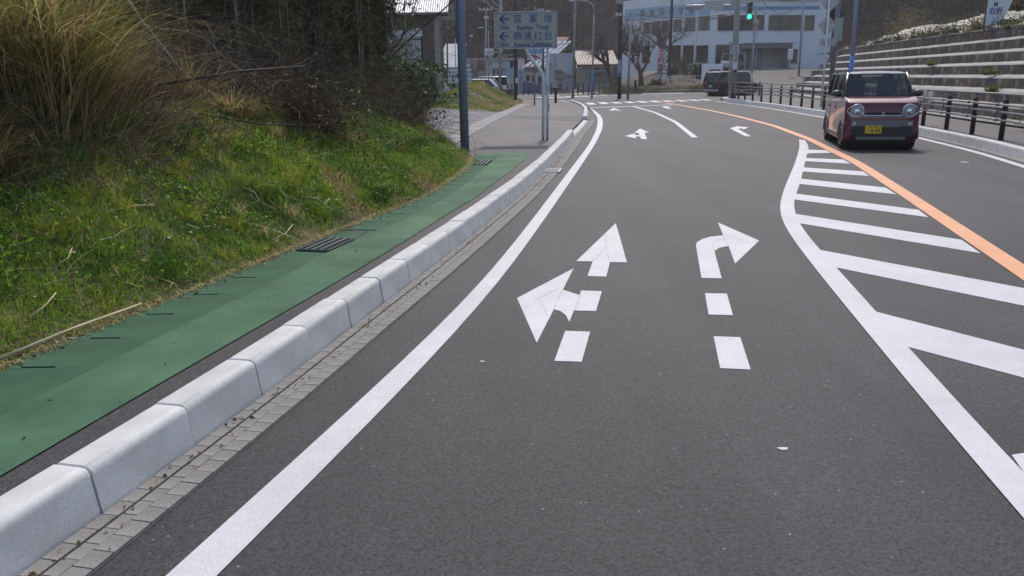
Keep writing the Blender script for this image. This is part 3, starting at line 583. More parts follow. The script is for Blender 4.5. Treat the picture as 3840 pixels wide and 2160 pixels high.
# ---- pampas clumps: arching blades, dead stems, plumes
PA = [(.21, .24, .045), (.46, .37, .14), (.58, .44, .21), (.26, .19, .085), (.10, .14, .028)]
def pampas(label, c, rad_, hgt, nb, npl, wts, seed, lean=0.):
    t = thing('pampas_grass', label, 'grass clump', c, 0, 'pampas grass clumps on the bank')
    a = rng.uniform(0, 6.28, nb); r = rad_ * np.sqrt(rng.random(nb)) * .55
    base = np.stack([r * np.cos(a), r * np.sin(a), bankz(c[0] + r * np.cos(a), c[1] + r * np.sin(a)) - c[2] - .03], 1); az = a + rng.normal(0, .5, nb)
    L = hgt * rng.uniform(.5, 1.25, nb); bend = np.abs(rng.normal(.45, .38, nb)) + lean * rng.random(nb); far_ = rng.random(nb) < .15; bend[far_] += rng.uniform(.2, .5, far_.sum()); bend = np.minimum(bend, 1.15)
    V, Fc, k = ribbons(base, az, L, rng.uniform(.008, .022, nb), bend, 8, .08, rng.uniform(-.6, .6, nb))
    npmesh('blades', V, Fc, m_leaf, t, tint(PA, wts, nb, k))
    n2 = nb // 5; a = rng.uniform(0, 6.28, n2); r = rad_ * rng.uniform(.2, 1., n2)
    st = np.stack([r * np.cos(a), r * np.sin(a), bankz(c[0] + r * np.cos(a), c[1] + r * np.sin(a)) - c[2]], 1); dd = np.stack([np.cos(a) * .5, np.sin(a) * .5, rng.uniform(.2, 1.2, n2)], 1)
    V, Fc, k, _ = twigs(st, dd, hgt * rng.uniform(.4, .9, n2), rng.uniform(.003, .006, n2), 6, .12, .06)
    npmesh('dead_stems', V, Fc, m_dry, t, tint([ST, BR, (.3, .2, .1)], [2, 3, 3], n2, k))
    for i in range(npl):
        a_ = random.uniform(0, 6.28); h = hgt * random.uniform(1.0, 1.25); b = Vector((math.cos(a_), math.sin(a_), 0)) * rad_ * .35; top = b * 2.2 + Vector((0, 0, h))
        m = MB().tube([b, b * 1.4 + Vector((0, 0, h * .5)), top], [.006, .005, .003], 4)
        s_ = m.build('plume_stem', MATS['straw'], t)
        q = 260; u = rng.random(q) ** .8; cpt = np.array(top)[None] - np.array([0, 0, 1.]) * (u * .42)[:, None] + np.array(b / max(b.length, .01))[None] * (u * .03)[:, None]
        V, Fc, k = ribbons(cpt, rng.uniform(0, 6.28, q), rng.uniform(.06, .14, q) * (.5 + u * .6), np.full(q, .004), rng.uniform(.2, .7, q), 2)
        npmesh('plume', V, Fc, m_dry, s_, tint([(.38, .25, .10), (.44, .32, .16)], [1, 1], q, k))
    return t
P0 = Vector((-4.55, 7.7, 0)); P0.z = float(bankz(P0.x, P0.y))
pampas('large green and straw pampas clump at the upper left of the bank', P0, 1.1, 1.75, 2700, 5, [3, 3, 3, 2, 2], 1)
def pm_at(x, y_): return Vector((x, y_, float(bankz(x, y_))))
pampas('tall pampas clump half out of frame at the far left', pm_at(-5.1, 6.9), .7, 1.9, 1300, 4, [2, 2, 3, 3, 1], 2)
pampas('straw coloured pampas clump leaning right beside the big green one', pm_at(-4.7, 9.3), .5, 1.1, 600, 1, [.6, 3, 4, 3, .6], 3, .5)
pampas('thin dry pampas tuft in front of the bamboo thicket', pm_at(-4.3, 11.0), .5, .8, 500, 0, [.3, 2, 4, 4, .3], 4, .7)
pampas('low dry pampas tuft at the foot of the large clump', pm_at(-4.3, 6.3), .5, .6, 600, 0, [.4, 1, 3, 5, .4], 5, .8)
pampas('dry grass tuft under the withered vine in the middle of the bank', pm_at(-3.5, 10.2), .4, .45, 500, 0, [.6, 2, 4, 4, .4], 6, .8)
# ---- brambles and dead twigs
def bramble(label, c, ext, n, hgt, cols, wts, r=(.0025, .006), leafn=0, leafc=None, up=.7, nm='dry_bramble', cat='bramble', group='tangled dead growth on the bank', lsz=.035):
    t = thing(nm, label, cat, c, 0, group)
    st = rng.normal(size=(n, 3)) * np.array(ext) * np.array([.5, .5, 0]); st[:, 2] = rng.uniform(-.1, hgt * .35, n) + bankz(c[0] + st[:, 0], np.minimum(c[1] + st[:, 1], 20.5)) - bankz(c[0], min(c[1], 20.5))
    dd = rng.normal(size=(n, 3)); dd[:, 2] = np.abs(dd[:, 2]) * up + .15
    V, Fc, k, P = twigs(st, dd, hgt * rng.uniform(.5, 1.5, n), rng.uniform(*r, n), 8, .3, .09)
    npmesh('twigs', V, Fc, m_dry, t, tint(cols, wts, n, k), kind='stuff')
    if leafn:
        pi = P.reshape(-1, 3)[rng.integers(0, n * 8, leafn)] + rng.normal(size=(leafn, 3)) * .03
        V, Fc, k = leaves(pi, rng.normal(size=(leafn, 3)) + np.array([0, 0, -.3]), rng.uniform(.6, 1.4, leafn) * lsz, rng.uniform(.6, 1.2, leafn) * lsz * .3)
        npmesh('leaves', V, Fc, m_leaf, t, tint(leafc, [1] * len(leafc), leafn, k))
    return t
BRC = [(.12, .085, .06), (.2, .15, .11), (.07, .05, .04), (.33, .27, .2)]
GRY = [(.2, .175, .15), (.1, .08, .07), (.3, .27, .23)]
bramble('dead brown bramble tangle at the foot of the big pampas clump', pm_at(-3.75, 8.3), (.7, 1.3, 0), 600, .5, BRC, [3, 3, 2, 1])
bramble('grey-brown dead twigs under the left edge of the pampas', pm_at(-4.1, 6.2), (.7, 1.2, 0), 450, .4, BRC, [3, 3, 2, 1])
bramble('dark brown bramble tangle in front of the bamboo, centre of the bank', pm_at(-4.2, 12.6), (1.4, 1.8, 0), 1800, 1.2, BRC, [4, 2, 3, .6], leafn=3500, leafc=[(.06, .05, .025), (.09, .06, .03), (.035, .05, .015)])
bramble('reddish-brown dead shrub at the right end of the thicket', pm_at(-2.55, 15.7), (1.0, 1.3, 0), 1700, .95, [(.14, .095, .07), (.2, .145, .1), (.09, .065, .05)], [3, 3, 2], leafn=3000, leafc=[(.09, .085, .035), (.06, .075, .02), (.12, .09, .045)])
bramble('pale dead stems in the dark gap left of the withered vine', pm_at(-4.5, 11.6), (1.3, 1.0, 0), 260, 1.5, GRY, [2, 2, 1], r=(.004, .009))
bramble('withered dark vine hanging over a leaning branch in mid bank', pm_at(-2.75, 11.0), (.35, .55, 0), 420, .8, [(.05, .038, .03), (.08, .055, .04)], [1, 1], leafn=2600, leafc=[(.055, .035, .022), (.085, .055, .03)], nm='withered_vine', cat='vine', lsz=.06)
bramble('dry straw litter and stems on the right shoulder of the bank', pm_at(-2.6, 13.3), (.8, 2.0, 0), 600, .3, [(.3, .23, .13), (.16, .11, .06), (.4, .32, .2)], [2, 2, 1])
bramble('green ivy patch creeping over the bank under the bamboo', pm_at(-3.1, 14.0), (1.1, 1.6, 0), 260, .5, [(.05, .06, .02)], [1], leafn=6500, leafc=[(.03, .075, .015), (.05, .11, .02), (.07, .13, .03)], nm='ivy_patch', cat='ivy', lsz=.06)
# leaning dead branches
for i, (pts, r, lb) in enumerate([([(-4.0, 9.3, .3), (-3.4, 10.2, .55), (-2.75, 11.0, .85)], .022, 'dark leaning branch carrying the withered vine'), ([(-3.55, 9.2, .1), (-3.0, 9.9, .12), (-2.35, 10.6, .3)], .014, 'thin dead branch lying below the withered vine'),
                                  ([(-4.7, 10.2, 1.3), (-4.55, 10.3, 1.0), (-4.2, 10.4, .5), (-3.95, 10.5, .15)], .018, 'pale bent branch standing in front of the bamboo'), ([(-6.2, 12.5, .9), (-5.4, 12.2, .65), (-4.3, 11.8, .55), (-3.9, 11.7, .7)], .016, 'pale crooked branch arching in the dark thicket edge'), ([(-3.0, 17.6, .2), (-2.75, 17.3, .8), (-2.2, 17.0, 1.5)], .018, 'dark slanting branch in the shrub at the thicket end')]):
    P = [(x, y_, float(bankz(x, y_)) + dz) for x, y_, dz in pts]
    b = MB().tube(P, [r, r * .85, r * .6, r * .4][:len(P)], 6).build('dead_branch', pm('dead_wood_%d' % i, (.3, .27, .23) if 'pale' in lb else (.06, .05, .042), .8, var=.3, scale=12), None, True, label=lb, cat='branch')
# ---- bamboo: single culms and the leafy mass behind
m_culm = pm('bamboo_culm', (.26, .23, .15), .5, var=.35, scale=2.5, col2=(.38, .36, .26))
variants = []
for v in range(6):
    h = random.uniform(7, 9.5); P = []; r0 = random.uniform(.012, .024); lean = Vector((random.uniform(-.05, .05), random.uniform(-.05, .05), 0)); R = []
    m = MB(); segs = 12
    for i in range(segs + 1):
        u = i / segs; P.append(lean * (u * u * h * .9) + Vector((0, 0, h * u))); R.append(r0 * (1 - .55 * u))
    m.tube(P, R, 6)
    for i in range(1, segs, 1):
        q = P[i]; m.tube([q - Vector((0, 0, .012)), q + Vector((0, 0, .012))], R[i] * 1.3, 6)
    culm = m.mesh('culm', True); culm.materials.append(m_culm)
    nl = 900; u = rng.uniform(.30, 1, nl); br = rng.integers(0, 40, nl); bu = rng.uniform(.35, 1, 40)[br]; ba = rng.uniform(0, 6.28, 40)[br]; s_ = rng.uniform(.1, .75, nl)
    c = np.stack([np.cos(ba) * s_ + lean.x * bu ** 2 * h * .9, np.sin(ba) * s_ + lean.y * bu ** 2 * h * .9, bu * h + s_ * .25 + rng.normal(size=nl) * .08], 1) + rng.normal(size=(nl, 3)) * .07
    V, Fc, k = leaves(c, np.stack([np.cos(ba), np.sin(ba), rng.uniform(-1.4, -.2, nl)], 1) + rng.normal(size=(nl, 3)) * .4, rng.uniform(.09, .17, nl), rng.uniform(.008, .014, nl))
    lf = npmesh('leaves', V, Fc, m_leafd, None, tint([(.06, .085, .025), (.035, .055, .015), (.12, .12, .05)], [4, 4, 1.2], nl, k)); lm = lf.data; bpy.data.objects.remove(lf)
    variants.append((culm, lm))
line = np.array([(-2.35, 19.2), (-3.1, 17.6), (-4.0, 15.6), (-4.9, 13.6), (-5.8, 11.8), (-7.2, 10.2), (-9.0, 9.2)])
def thicket_pt(back):
    u = random.random() * (len(line) - 1); i = int(u); p = line[i] + (line[min(i + 1, len(line) - 1)] - line[i]) * (u - i); return p + np.array([-.75, .66]) * back
for i in range(64):
    back = abs(random.gauss(0, .9)); p = thicket_pt(back); z = float(bankz(p[0], p[1])) if p[1] < 20.5 else float(lotz(p[0], p[1]))
    t = thing('bamboo_stalk', 'slender upright bamboo culm in the dense thicket on the left', 'bamboo', (p[0], p[1], z - .05), random.uniform(0, 6.28), 'bamboo culms of the thicket')
    cu, lm = variants[i % 6]; obj('culm', cu, None, t); obj('leaves', lm, None, t)
# leafy mass of the thicket
n = 300000; u = rng.uniform(0, len(line) - 1, n); i = np.minimum(u.astype(int), len(line) - 2); p = line[i] + (line[i + 1] - line[i]) * (u - i)[:, None]
back = np.abs(rng.normal(0, 1.7, n)) + .1; p = p + np.array([-.75, .66]) * back[:, None]; z0 = np.where(p[:, 1] < 20.5, bankz(p[:, 0], np.minimum(p[:, 1], 20.5)), lotz(p[:, 0], p[:, 1]))
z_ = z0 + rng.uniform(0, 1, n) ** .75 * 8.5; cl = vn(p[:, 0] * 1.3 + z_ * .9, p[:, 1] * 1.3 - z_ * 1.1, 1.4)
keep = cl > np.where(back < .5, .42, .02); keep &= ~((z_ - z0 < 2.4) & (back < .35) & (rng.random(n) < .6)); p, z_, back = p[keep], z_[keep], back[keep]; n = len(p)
c = np.stack([p[:, 0], p[:, 1], z_], 1)
V, Fc, k = leaves(c, np.stack([rng.normal(size=n) * .7, rng.normal(size=n) * .7, rng.uniform(-1.2, .1, n)], 1), rng.uniform(.10, .24, n), rng.uniform(.011, .026, n))
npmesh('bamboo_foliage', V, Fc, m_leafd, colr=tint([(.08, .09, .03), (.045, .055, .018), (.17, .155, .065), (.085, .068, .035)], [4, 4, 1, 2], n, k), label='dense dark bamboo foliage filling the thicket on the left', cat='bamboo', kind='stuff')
n = 95000; u = rng.uniform(0, len(line) - 1, n) ** 1.0; i = np.minimum(u.astype(int), len(line) - 2); p = line[i] + (line[i + 1] - line[i]) * (u - i)[:, None]  # lighter leaf layer over the front of the thicket
back = rng.normal(-.05, .28, n); p = p + np.array([-.75, .66]) * back[:, None]; z0 = np.where(p[:, 1] < 20.5, bankz(p[:, 0], np.minimum(p[:, 1], 20.5)), lotz(p[:, 0], p[:, 1])); z_ = z0 + .5 + rng.random(n) ** .9 * 7.5
keep = (vn(p[:, 0] * 1.5 + z_ * 1.3, p[:, 1] * 1.5 - z_, 1.1) > .55) & (p[:, 0] < -2.9 + .1 * z_ * 0); p, z_ = p[keep], z_[keep]; n = len(p)
V, Fc, k = leaves(np.stack([p[:, 0], p[:, 1], z_], 1), np.stack([rng.normal(size=n) * .8, rng.normal(size=n) * .8, rng.uniform(-1.3, .0, n)], 1), rng.uniform(.09, .19, n), rng.uniform(.008, .016, n))
npmesh('bamboo_sprays', V, Fc, m_leaf, colr=tint([(.21, .23, .065), (.13, .16, .045), (.36, .31, .15), (.26, .23, .1)], [4, 4, 1.5, 2], n, k), label='olive and straw coloured leaf sprays on the front face of the bamboo', cat='bamboo', kind='stuff')
n = 2600; u = rng.uniform(0, len(line) - 1, n); i = np.minimum(u.astype(int), len(line) - 2); p = line[i] + (line[i + 1] - line[i]) * (u - i)[:, None] + np.array([-.75, .66]) * rng.uniform(-.5, 2.0, n)[:, None]
z0 = np.where(p[:, 1] < 20.5, bankz(p[:, 0], np.minimum(p[:, 1], 20.5)), lotz(p[:, 0], p[:, 1])); st = np.stack([p[:, 0], p[:, 1], z0 + rng.uniform(0, 2.5, n)], 1)
V, Fc, k, _ = twigs(st, np.stack([rng.normal(size=n), rng.normal(size=n), rng.uniform(-.3, 1, n)], 1), rng.uniform(.6, 2., n), rng.uniform(.003, .006, n), 7, .22, .03)
npmesh('undergrowth', V, Fc, m_dry, colr=tint([(.07, .055, .042), (.13, .1, .08), (.22, .18, .14)], [4, 2, .8], n, k), label='dead twigs and stems tangled under the bamboo', cat='undergrowth', kind='stuff')
# ---- leafy shrub at the thicket's right end
def shrub(label, c, sx, sy, h, nleaf, cols, lsz, ntw=60, nm='leafy_shrub', cat='shrub', group=None, mat=None, wl=.28):
    t = thing(nm, label, cat, c, 0, group)
    st = rng.normal(size=(ntw, 3)) * np.array([sx * .15, sy * .15, 0]); dd = np.stack([rng.normal(size=ntw) * sx, rng.normal(size=ntw) * sy, rng.uniform(.5, 1.4, ntw) * h], 1)
    V, Fc, k, P = twigs(st, dd, h * rng.uniform(.6, 1.15, ntw), rng.uniform(.006, .014, ntw) * max(1, h / 2), 7, .14, 0)
    npmesh('stems', V, Fc, m_dry, t, tint([(.08, .06, .045), (.13, .1, .07)], [1, 1], ntw, k))
    pi = P[:, 2:].reshape(-1, 3)[rng.integers(0, ntw * 5, nleaf)] + rng.normal(size=(nleaf, 3)) * np.array([max(sx, .1 * h), max(sy, .1 * h), h]) * .09
    V, Fc, k = leaves(pi, rng.normal(size=(nleaf, 3)) + np.array([0, 0, .2]), rng.uniform(.6, 1.3, nleaf) * lsz, rng.uniform(.6, 1.2, nleaf) * lsz * wl)
    npmesh('leaves', V, Fc, mat or m_leaf, t, tint(cols, [1] * len(cols), nleaf, k)); return t
shrub('glossy leafy shrub at the right end of the bamboo thicket', pm_at(-2.2, 17.3), .5, .5, 1.5, 2600, [(.04, .075, .02), (.06, .1, .03), (.1, .13, .045)], .11)
shrub('broad-bladed bamboo grass under the shutter side of the thicket', pm_at(-2.9, 18.2), .7, .6, 1.5, 2200, [(.06, .09, .03), (.13, .14, .06), (.04, .06, .02)], .16, wl=.12)
shrub('dark green weed patch low on the bank in mid slope', bank_at(945, 492), .55, .75, .13, 1300, [(.05, .11, .02), (.09, .17, .03)], .045, 60)
for i_, (bx_, by_, hh_) in enumerate(((-3.75, 18.2, 4.8), (-4.4, 17.4, 5.2), (-3.75, 19.4, 5.4))):
    shrub(['drooping bamboo foliage at the thicket end, nearest clump', 'drooping bamboo foliage at the thicket end, middle clump', 'drooping bamboo foliage overlapping the warehouse shutter'][i_], pm_at(bx_, by_), .28, .3, hh_, 6500, [(.10, .12, .04), (.055, .075, .025), (.2, .19, .085)], .2, 90, nm='bamboo_clump', cat='bamboo', mat=m_leafd, wl=.09)
# short stub post at the corner of the drive
MB().tube([(-2.0, 18.5, .05), (-2.0, 18.5, .72)], .035, 8).box((-2.12, 18.5, .5), (.26, .02, .02)).build('stub_post', pm('stub_paint', (.13, .16, .18), .6, var=.2), None, True, label='short grey stub post at the end of the bramble', cat='post')
# ============================================================ right side: stepped wall, guard fence, terrace above
wall = thing('retaining_wall', 'stepped concrete retaining wall with pale ledges along the right pavement', 'retaining wall')
LD, LR, RH = .30, .12, .27
NC = 7; WY0 = 7.0
yend = [57.5 - 1.0 * i for i in range(NC)]
bl = []
for v in range(5):                    # rough riser blocks, four by two facets on the face
    m = MB(); n1, n2 = 5, 3; vs = []
    for j in range(n2):
        for i in range(n1):
            d = 0 if (i in (0, n1 - 1)) else random.uniform(.008, .03); vs.append((-d, -.588 + 1.176 * i / (n1 - 1), RH * j / (n2 - 1)))
    k = len(vs); vs += [(.25, -.588, 0), (.25, .588, 0), (.25, .588, RH), (.25, -.588, RH)]
    fs = [(j * n1 + i, j * n1 + n1 + i, j * n1 + n1 + i + 1, j * n1 + i + 1) for j in range(n2 - 1) for i in range(n1 - 1)]
    fs += [(0, k, k + 3, (n2 - 1) * n1, n1), (n1 - 1, 2 * n1 - 1, n2 * n1 - 1, k + 2, k + 1), tuple(range((n2 - 1) * n1, n2 * n1)) + (k + 2, k + 3)]
    me = m.add(vs, fs).mesh('wall_block'); me.materials.append(m_concdark); bl.append(me)
for i in range(NC):
    off = LD * i; z0 = .17 + (LR + RH) * i + .05
    ys = np.arange(WY0, yend[i], .5)
    V = []
    for y_ in ys:
        x0 = float(wx(y_)) + off; V += [(x0, y_, z0), (x0 + .01, y_, z0 + .03), (x0 + LD, y_, z0 + LR), (x0 + LD + .1, y_, z0 + LR)]
    Fc = [(j * 4 + q, j * 4 + q + 4, j * 4 + q + 5, j * 4 + q + 1) for j in range(len(ys) - 1) for q in range(3)]
    e = len(V); x0 = float(wx(ys[-1])) + off
    npmesh('ledge', V, Fc, m_ledge, wall)
    y_ = WY0
    while y_ + 1.2 < yend[i]:
        yc = y_ + .6; tx = float(wx(yc + .5) - wx(yc - .5))
        obj('wall_block', random.choice(bl), None, wall, loc=(float(wx(yc)) + off + LD - .02, yc, z0 + LR - .004), rz=-math.atan(tx)); y_ += 1.2 / math.sqrt(1 + tx * tx)
    # end of the course
    xe = float(wx(yend[i])); MB().prism([(xe + off - .05, yend[i] - .5), (xe + off + .15, yend[i] + .35), (xe + 3.2, yend[i] + 1.2), (xe + 3.2, yend[i] - .5)], z0 - .05, z0 + LR + RH - .01).build('course_end', m_conc, wall)
# footing and coping
sheet('footing', lambda y: wx(y) - .02, lambda y: wx(y) + .3, np.arange(WY0, 57, .5), .216, m_concdark, wall)
ZT = .17 + .05 + NC * (LR + RH)
V = []; ys = np.arange(WY0, 52.5, .5)
for y_ in ys:
    x0 = float(wx(y_)) + LD * NC; V += [(x0 - .04, y_, ZT - .02), (x0 - .04, y_, ZT + .09), (x0 + .28, y_, ZT + .1), (x0 + .28, y_, ZT - .02)]
npmesh('coping', V, [(j * 4 + q, j * 4 + q + 4, j * 4 + (q + 1) % 4 + 4, j * 4 + (q + 1) % 4) for j in range(len(ys) - 1) for q in range(4)], pm('coping_concrete', (.16, .145, .135), .85, var=.3, scale=3, fine=.3, fscale=20), wall)
MB().add([(wx(y_) + .001, y_, z_) for y_ in (WY0, 56) for z_ in (.1, .225)], [(0, 1, 3, 2)])
sheet('footing_face', lambda y: wx(y) - .021, lambda y: wx(y) - .02, np.arange(WY0, 57, .5), .2, m_concdark, wall)
# ---- ground above the wall
def topz(x, y): 
    e = x - (wx(np.minimum(y, 58)) + LD * NC); return ZT + .0 + .22 * np.clip(e - 4, 0, 8) + .5 * np.clip(e - 12, 0, 40) + (vn(x, y, .7) - .5) * .3 * ss((e - 1) / 2)
field('terrace', lambda y: (float(wx(min(y, 58))) + LD * NC + .2, float(wx(min(y, 58))) + 60), np.arange(-2, 60.1, 1.), 60, topz, m_soil, kind='structure')
# ---- silver sheet over a spoil heap
m_tarp = pm('silver_sheet', (.27, .25, .225), .55, .0, var=.45, scale=5, fine=.4, fscale=14, bump=3, bscale=5, spec=.3)
def tarpz(u, v): 
    return None
ys = np.arange(25.5, 54.2, .22); us = np.linspace(0, 1, 26); V = []
for y_ in ys:
    x0 = float(wx(y_)) + LD * NC + .35; hh = .95 * ss((54.5 - y_) / 3.5) * ss((y_ - 24.5) / 4) * (1 + .12 * math.sin(y_ * .7)) 
    for u in us:
        x = x0 + u * 5.5; V.append((x, y_, ZT + .03 + hh * math.sin(min(u * 1.35, 1) * math.pi / 2) ** 1.2 + .16 * float(vn(x * 2 + y_, y_ * 1.2, 1.2)) + .06 * math.sin(7 * (x + .8 * y_) + 6 * float(vn(x, y_, 1.1)))))
n = len(us); o = npmesh('tarpaulin', V, [(j * n + i, j * n + i + 1, (j + 1) * n + i + 1, (j + 1) * n + i) for j in range(len(ys) - 1) for i in range(n - 1)], m_tarp, label='wrinkled silver sheet covering a spoil heap above the stepped wall', cat='tarpaulin')
o.data.polygons.foreach_set('use_smooth', [True] * len(o.data.polygons))
# ---- guard fence
def guard_fence(label, fx, y0, y1, step, zf, side=-1, hts=(.42, .59, .74), top=.96, pr=.054, first=None):
    t = thing('guard_fence', label, 'fence')
    pm_ = MB().lathe([(pr, 0), (pr, .74), (pr * 1.12, .745), (pr * 1.12, .77), (pr * .9, .78), (pr * .9, .80), (pr * 1.05, .81), (pr * .75, .85), (pr * .3, .86), (pr * .28, top - .02)], n=12).mesh('post', True); pm_.materials.append(m_steeld)
    sl = MB().tube([(0, -.06, 0), (0, .06, 0)], .034, 8).mesh('sleeve', True); sl.materials.append(m_rail)
    y_ = y0; ps = []
    while y_ <= y1:
        tx = float(fx(y_ + .3) - fx(y_ - .3)) / .6; x_ = float(fx(y_)); z_ = zf(x_, y_); ps.append((x_, y_, z_, tx))
        p = obj('post', pm_, None, t, loc=(x_, y_, z_))
        for h in hts: obj('sleeve', sl, None, p, loc=(side * (pr + .02), .18, h), rz=-math.atan(tx))
        y_ += step / math.sqrt(1 + tx * tx)
    ex = [(ps[0][0] - ps[0][3] * .9, ps[0][1] - .9, ps[0][2], 0)] + ps + [(ps[-1][0] + ps[-1][3] * .3, ps[-1][1] + .3, ps[-1][2], 0)]
    for h in hts: MB().tube([(a[0] + side * (pr + .02), a[1], a[2] + h) for a in ex], .024, 8).build('rail', m_rail, t, True)
    MB().tube([(a[0], a[1], a[2] + top) for a in ex], .026, 8).build('hand_rail', m_rail, t, True)
    return t
fxr = lambda y: rk(y) + .46
guard_fence('dark brown guard fence along the right pavement edge', fxr, 12.2, 50.3, 1.74, lambda x, y: .17)
# rag tied round one post
rp = None
yy = 12.2
for _ in range(6):
    tx = float(fxr(yy + .3) - fxr(yy - .3)) / .6; yy += 1.74 / math.sqrt(1 + tx * tx)
V = []; 
for j in range(9):
    for i in range(7):
        a = i / 6 * 4.2 + .4 * math.sin(j); r_ = .085 + .02 * math.sin(3 * i + j); V.append((r_ * math.cos(a + 2.2) + (.06 * max(0, i - 4) if j < 5 else 0), r_ * math.sin(a + 2.2), .98 - j * .065 + .02 * math.sin(i * 2 + j) - (.0 if i < 4 else .05)))
o = npmesh('plastic_rag', V, [(j * 7 + i, j * 7 + i + 1, (j + 1) * 7 + i + 1, (j + 1) * 7 + i) for j in range(8) for i in range(6)], pm('rag', (.6, .55, .52), .6, var=.15, scale=6, trans=.3), label='pale torn plastic rag wrapped round a fence post behind the red car', cat='rag')
o.location = (float(fxr(yy)), yy, .17)
# fence on the terrace above the wall
fu = lambda y: np.interp(y, [20, 30, 44, 60], [17.9, 20.4, 24.6, 28])
guard_fence('brown fence with pale rails on the slope above the silver sheet', fu, 24, 43.5, 2.1, lambda x, y: float(topz(x, y)) - .1, hts=(.42, .66), top=.9)
# ---- plants on the coping and terrace
def tp(x, y): return Vector((x, y, float(topz(x, y)) - .05))
for i, (y_, dx, w_, h, nl, cols, lb) in enumerate([
    (25.6, .5, .9, .85, 2600, [(.06, .10, .025), (.12, .16, .05), (.2, .22, .1)], 'dense glossy shrub on the wall top at the right picture edge'), (28.2, .5, .6, .6, 1100, [(.05, .085, .025), (.1, .12, .045)], 'leafy shrub at the foot of the tall white sign'),
    (30.6, .4, .7, .75, 1100, [(.1, .12, .045), (.16, .15, .06)], 'yellowish weed clump on the wall top left of the tall sign'), (33.0, .35, .7, .7, 900, [(.09, .1, .045), (.15, .14, .06)], 'weed clump in front of the silver sheet, nearest the sign'), (35.2, .35, .7, .75, 900, [(.08, .09, .04), (.14, .12, .06)], 'second weed clump along the silver sheet'),
    (37.4, .35, .65, .65, 800, [(.07, .09, .035), (.13, .12, .05)], 'weed clump in front of the middle of the silver sheet'), (40.2, .35, .6, .6, 700, [(.08, .1, .03)], 'weed clump left of the sheet middle'), (43.0, .35, .6, .6, 600, [(.06, .08, .03)], 'small weed tuft near the blue lamp post top'), (49.2, .4, .5, .6, 900, [(.05, .08, .025)], 'dark green shrub at the far end of the wall top')]):
    x = float(wx(y_)) + LD * NC + dx; shrub(lb, tp(x, y_), w_, w_, h, nl, cols, .1, 70, 'wall_top_weed', 'weed', 'weeds on the wall top')
for i, (y_, cz, lb) in enumerate([(27.2, ZT, 'green tuft hanging over the coping near the right edge'), (24.0, 1.0, 'yellow-green tuft growing from a wall step behind the fence'), (31.5, 1.85, 'tiny sprig on a ledge in the middle of the wall'), (25.3, 1.5, 'dry tuft on the wall ledge at the right'), (19.6, .35, 'bright green bush at the wall foot by the right picture edge')]):
    st = (cz - .22) / (LR + RH) * LD
    x = float(wx(y_)) + min(st, LD * NC) - (.1 if i != 0 else -.0); shrub(lb, Vector((x, y_, cz)), .3 if i != 4 else .55, .35, .22 if i != 4 else .6, 350 if i != 4 else 1500, [(.12, .14, .04), (.2, .18, .06)] if i != 4 else [(.08, .13, .03), (.14, .18, .05)], .07, 30, 'wall_tuft', 'weed', 'tufts growing from the stepped wall')
shrub('yellow-green bush on the slope behind the silver sheet', tp(float(wx(47)) + 11.5, 47), 1.6, 1.6, 2.6, 5200, [(.2, .19, .05), (.13, .14, .04), (.07, .08, .025)], .2, 90)
shrub('brownish plume grass bush behind the right lamp post', tp(float(wx(52)) + 6.5, 52), 1.2, 1.2, 2.4, 3200, [(.2, .17, .08), (.13, .12, .05)], .22, 120, wl=.1)
shrub('small pointed dry bush left of the yellow-green bush', tp(float(wx(50)) + 8.6, 50), .6, .6, 1.5, 1300, [(.17, .14, .08), (.12, .1, .06)], .16, 70, wl=.12)
for i in range(7):
    y_ = 45 + i * .9; bramble('%s clump of bare twiggy stems counted from the far end of the silver sheet' % ['first', 'second', 'third', 'fourth', 'fifth', 'sixth', 'seventh'][6 - i], tp(float(wx(y_)) + LD * NC + .5, y_), (.4, .5, 0), 40, .9, [(.2, .16, .12), (.12, .1, .08)], [1, 1], r=(.006, .012), up=1.6, nm='twiggy_stems', cat='weed', group='bare stems before the silver sheet')
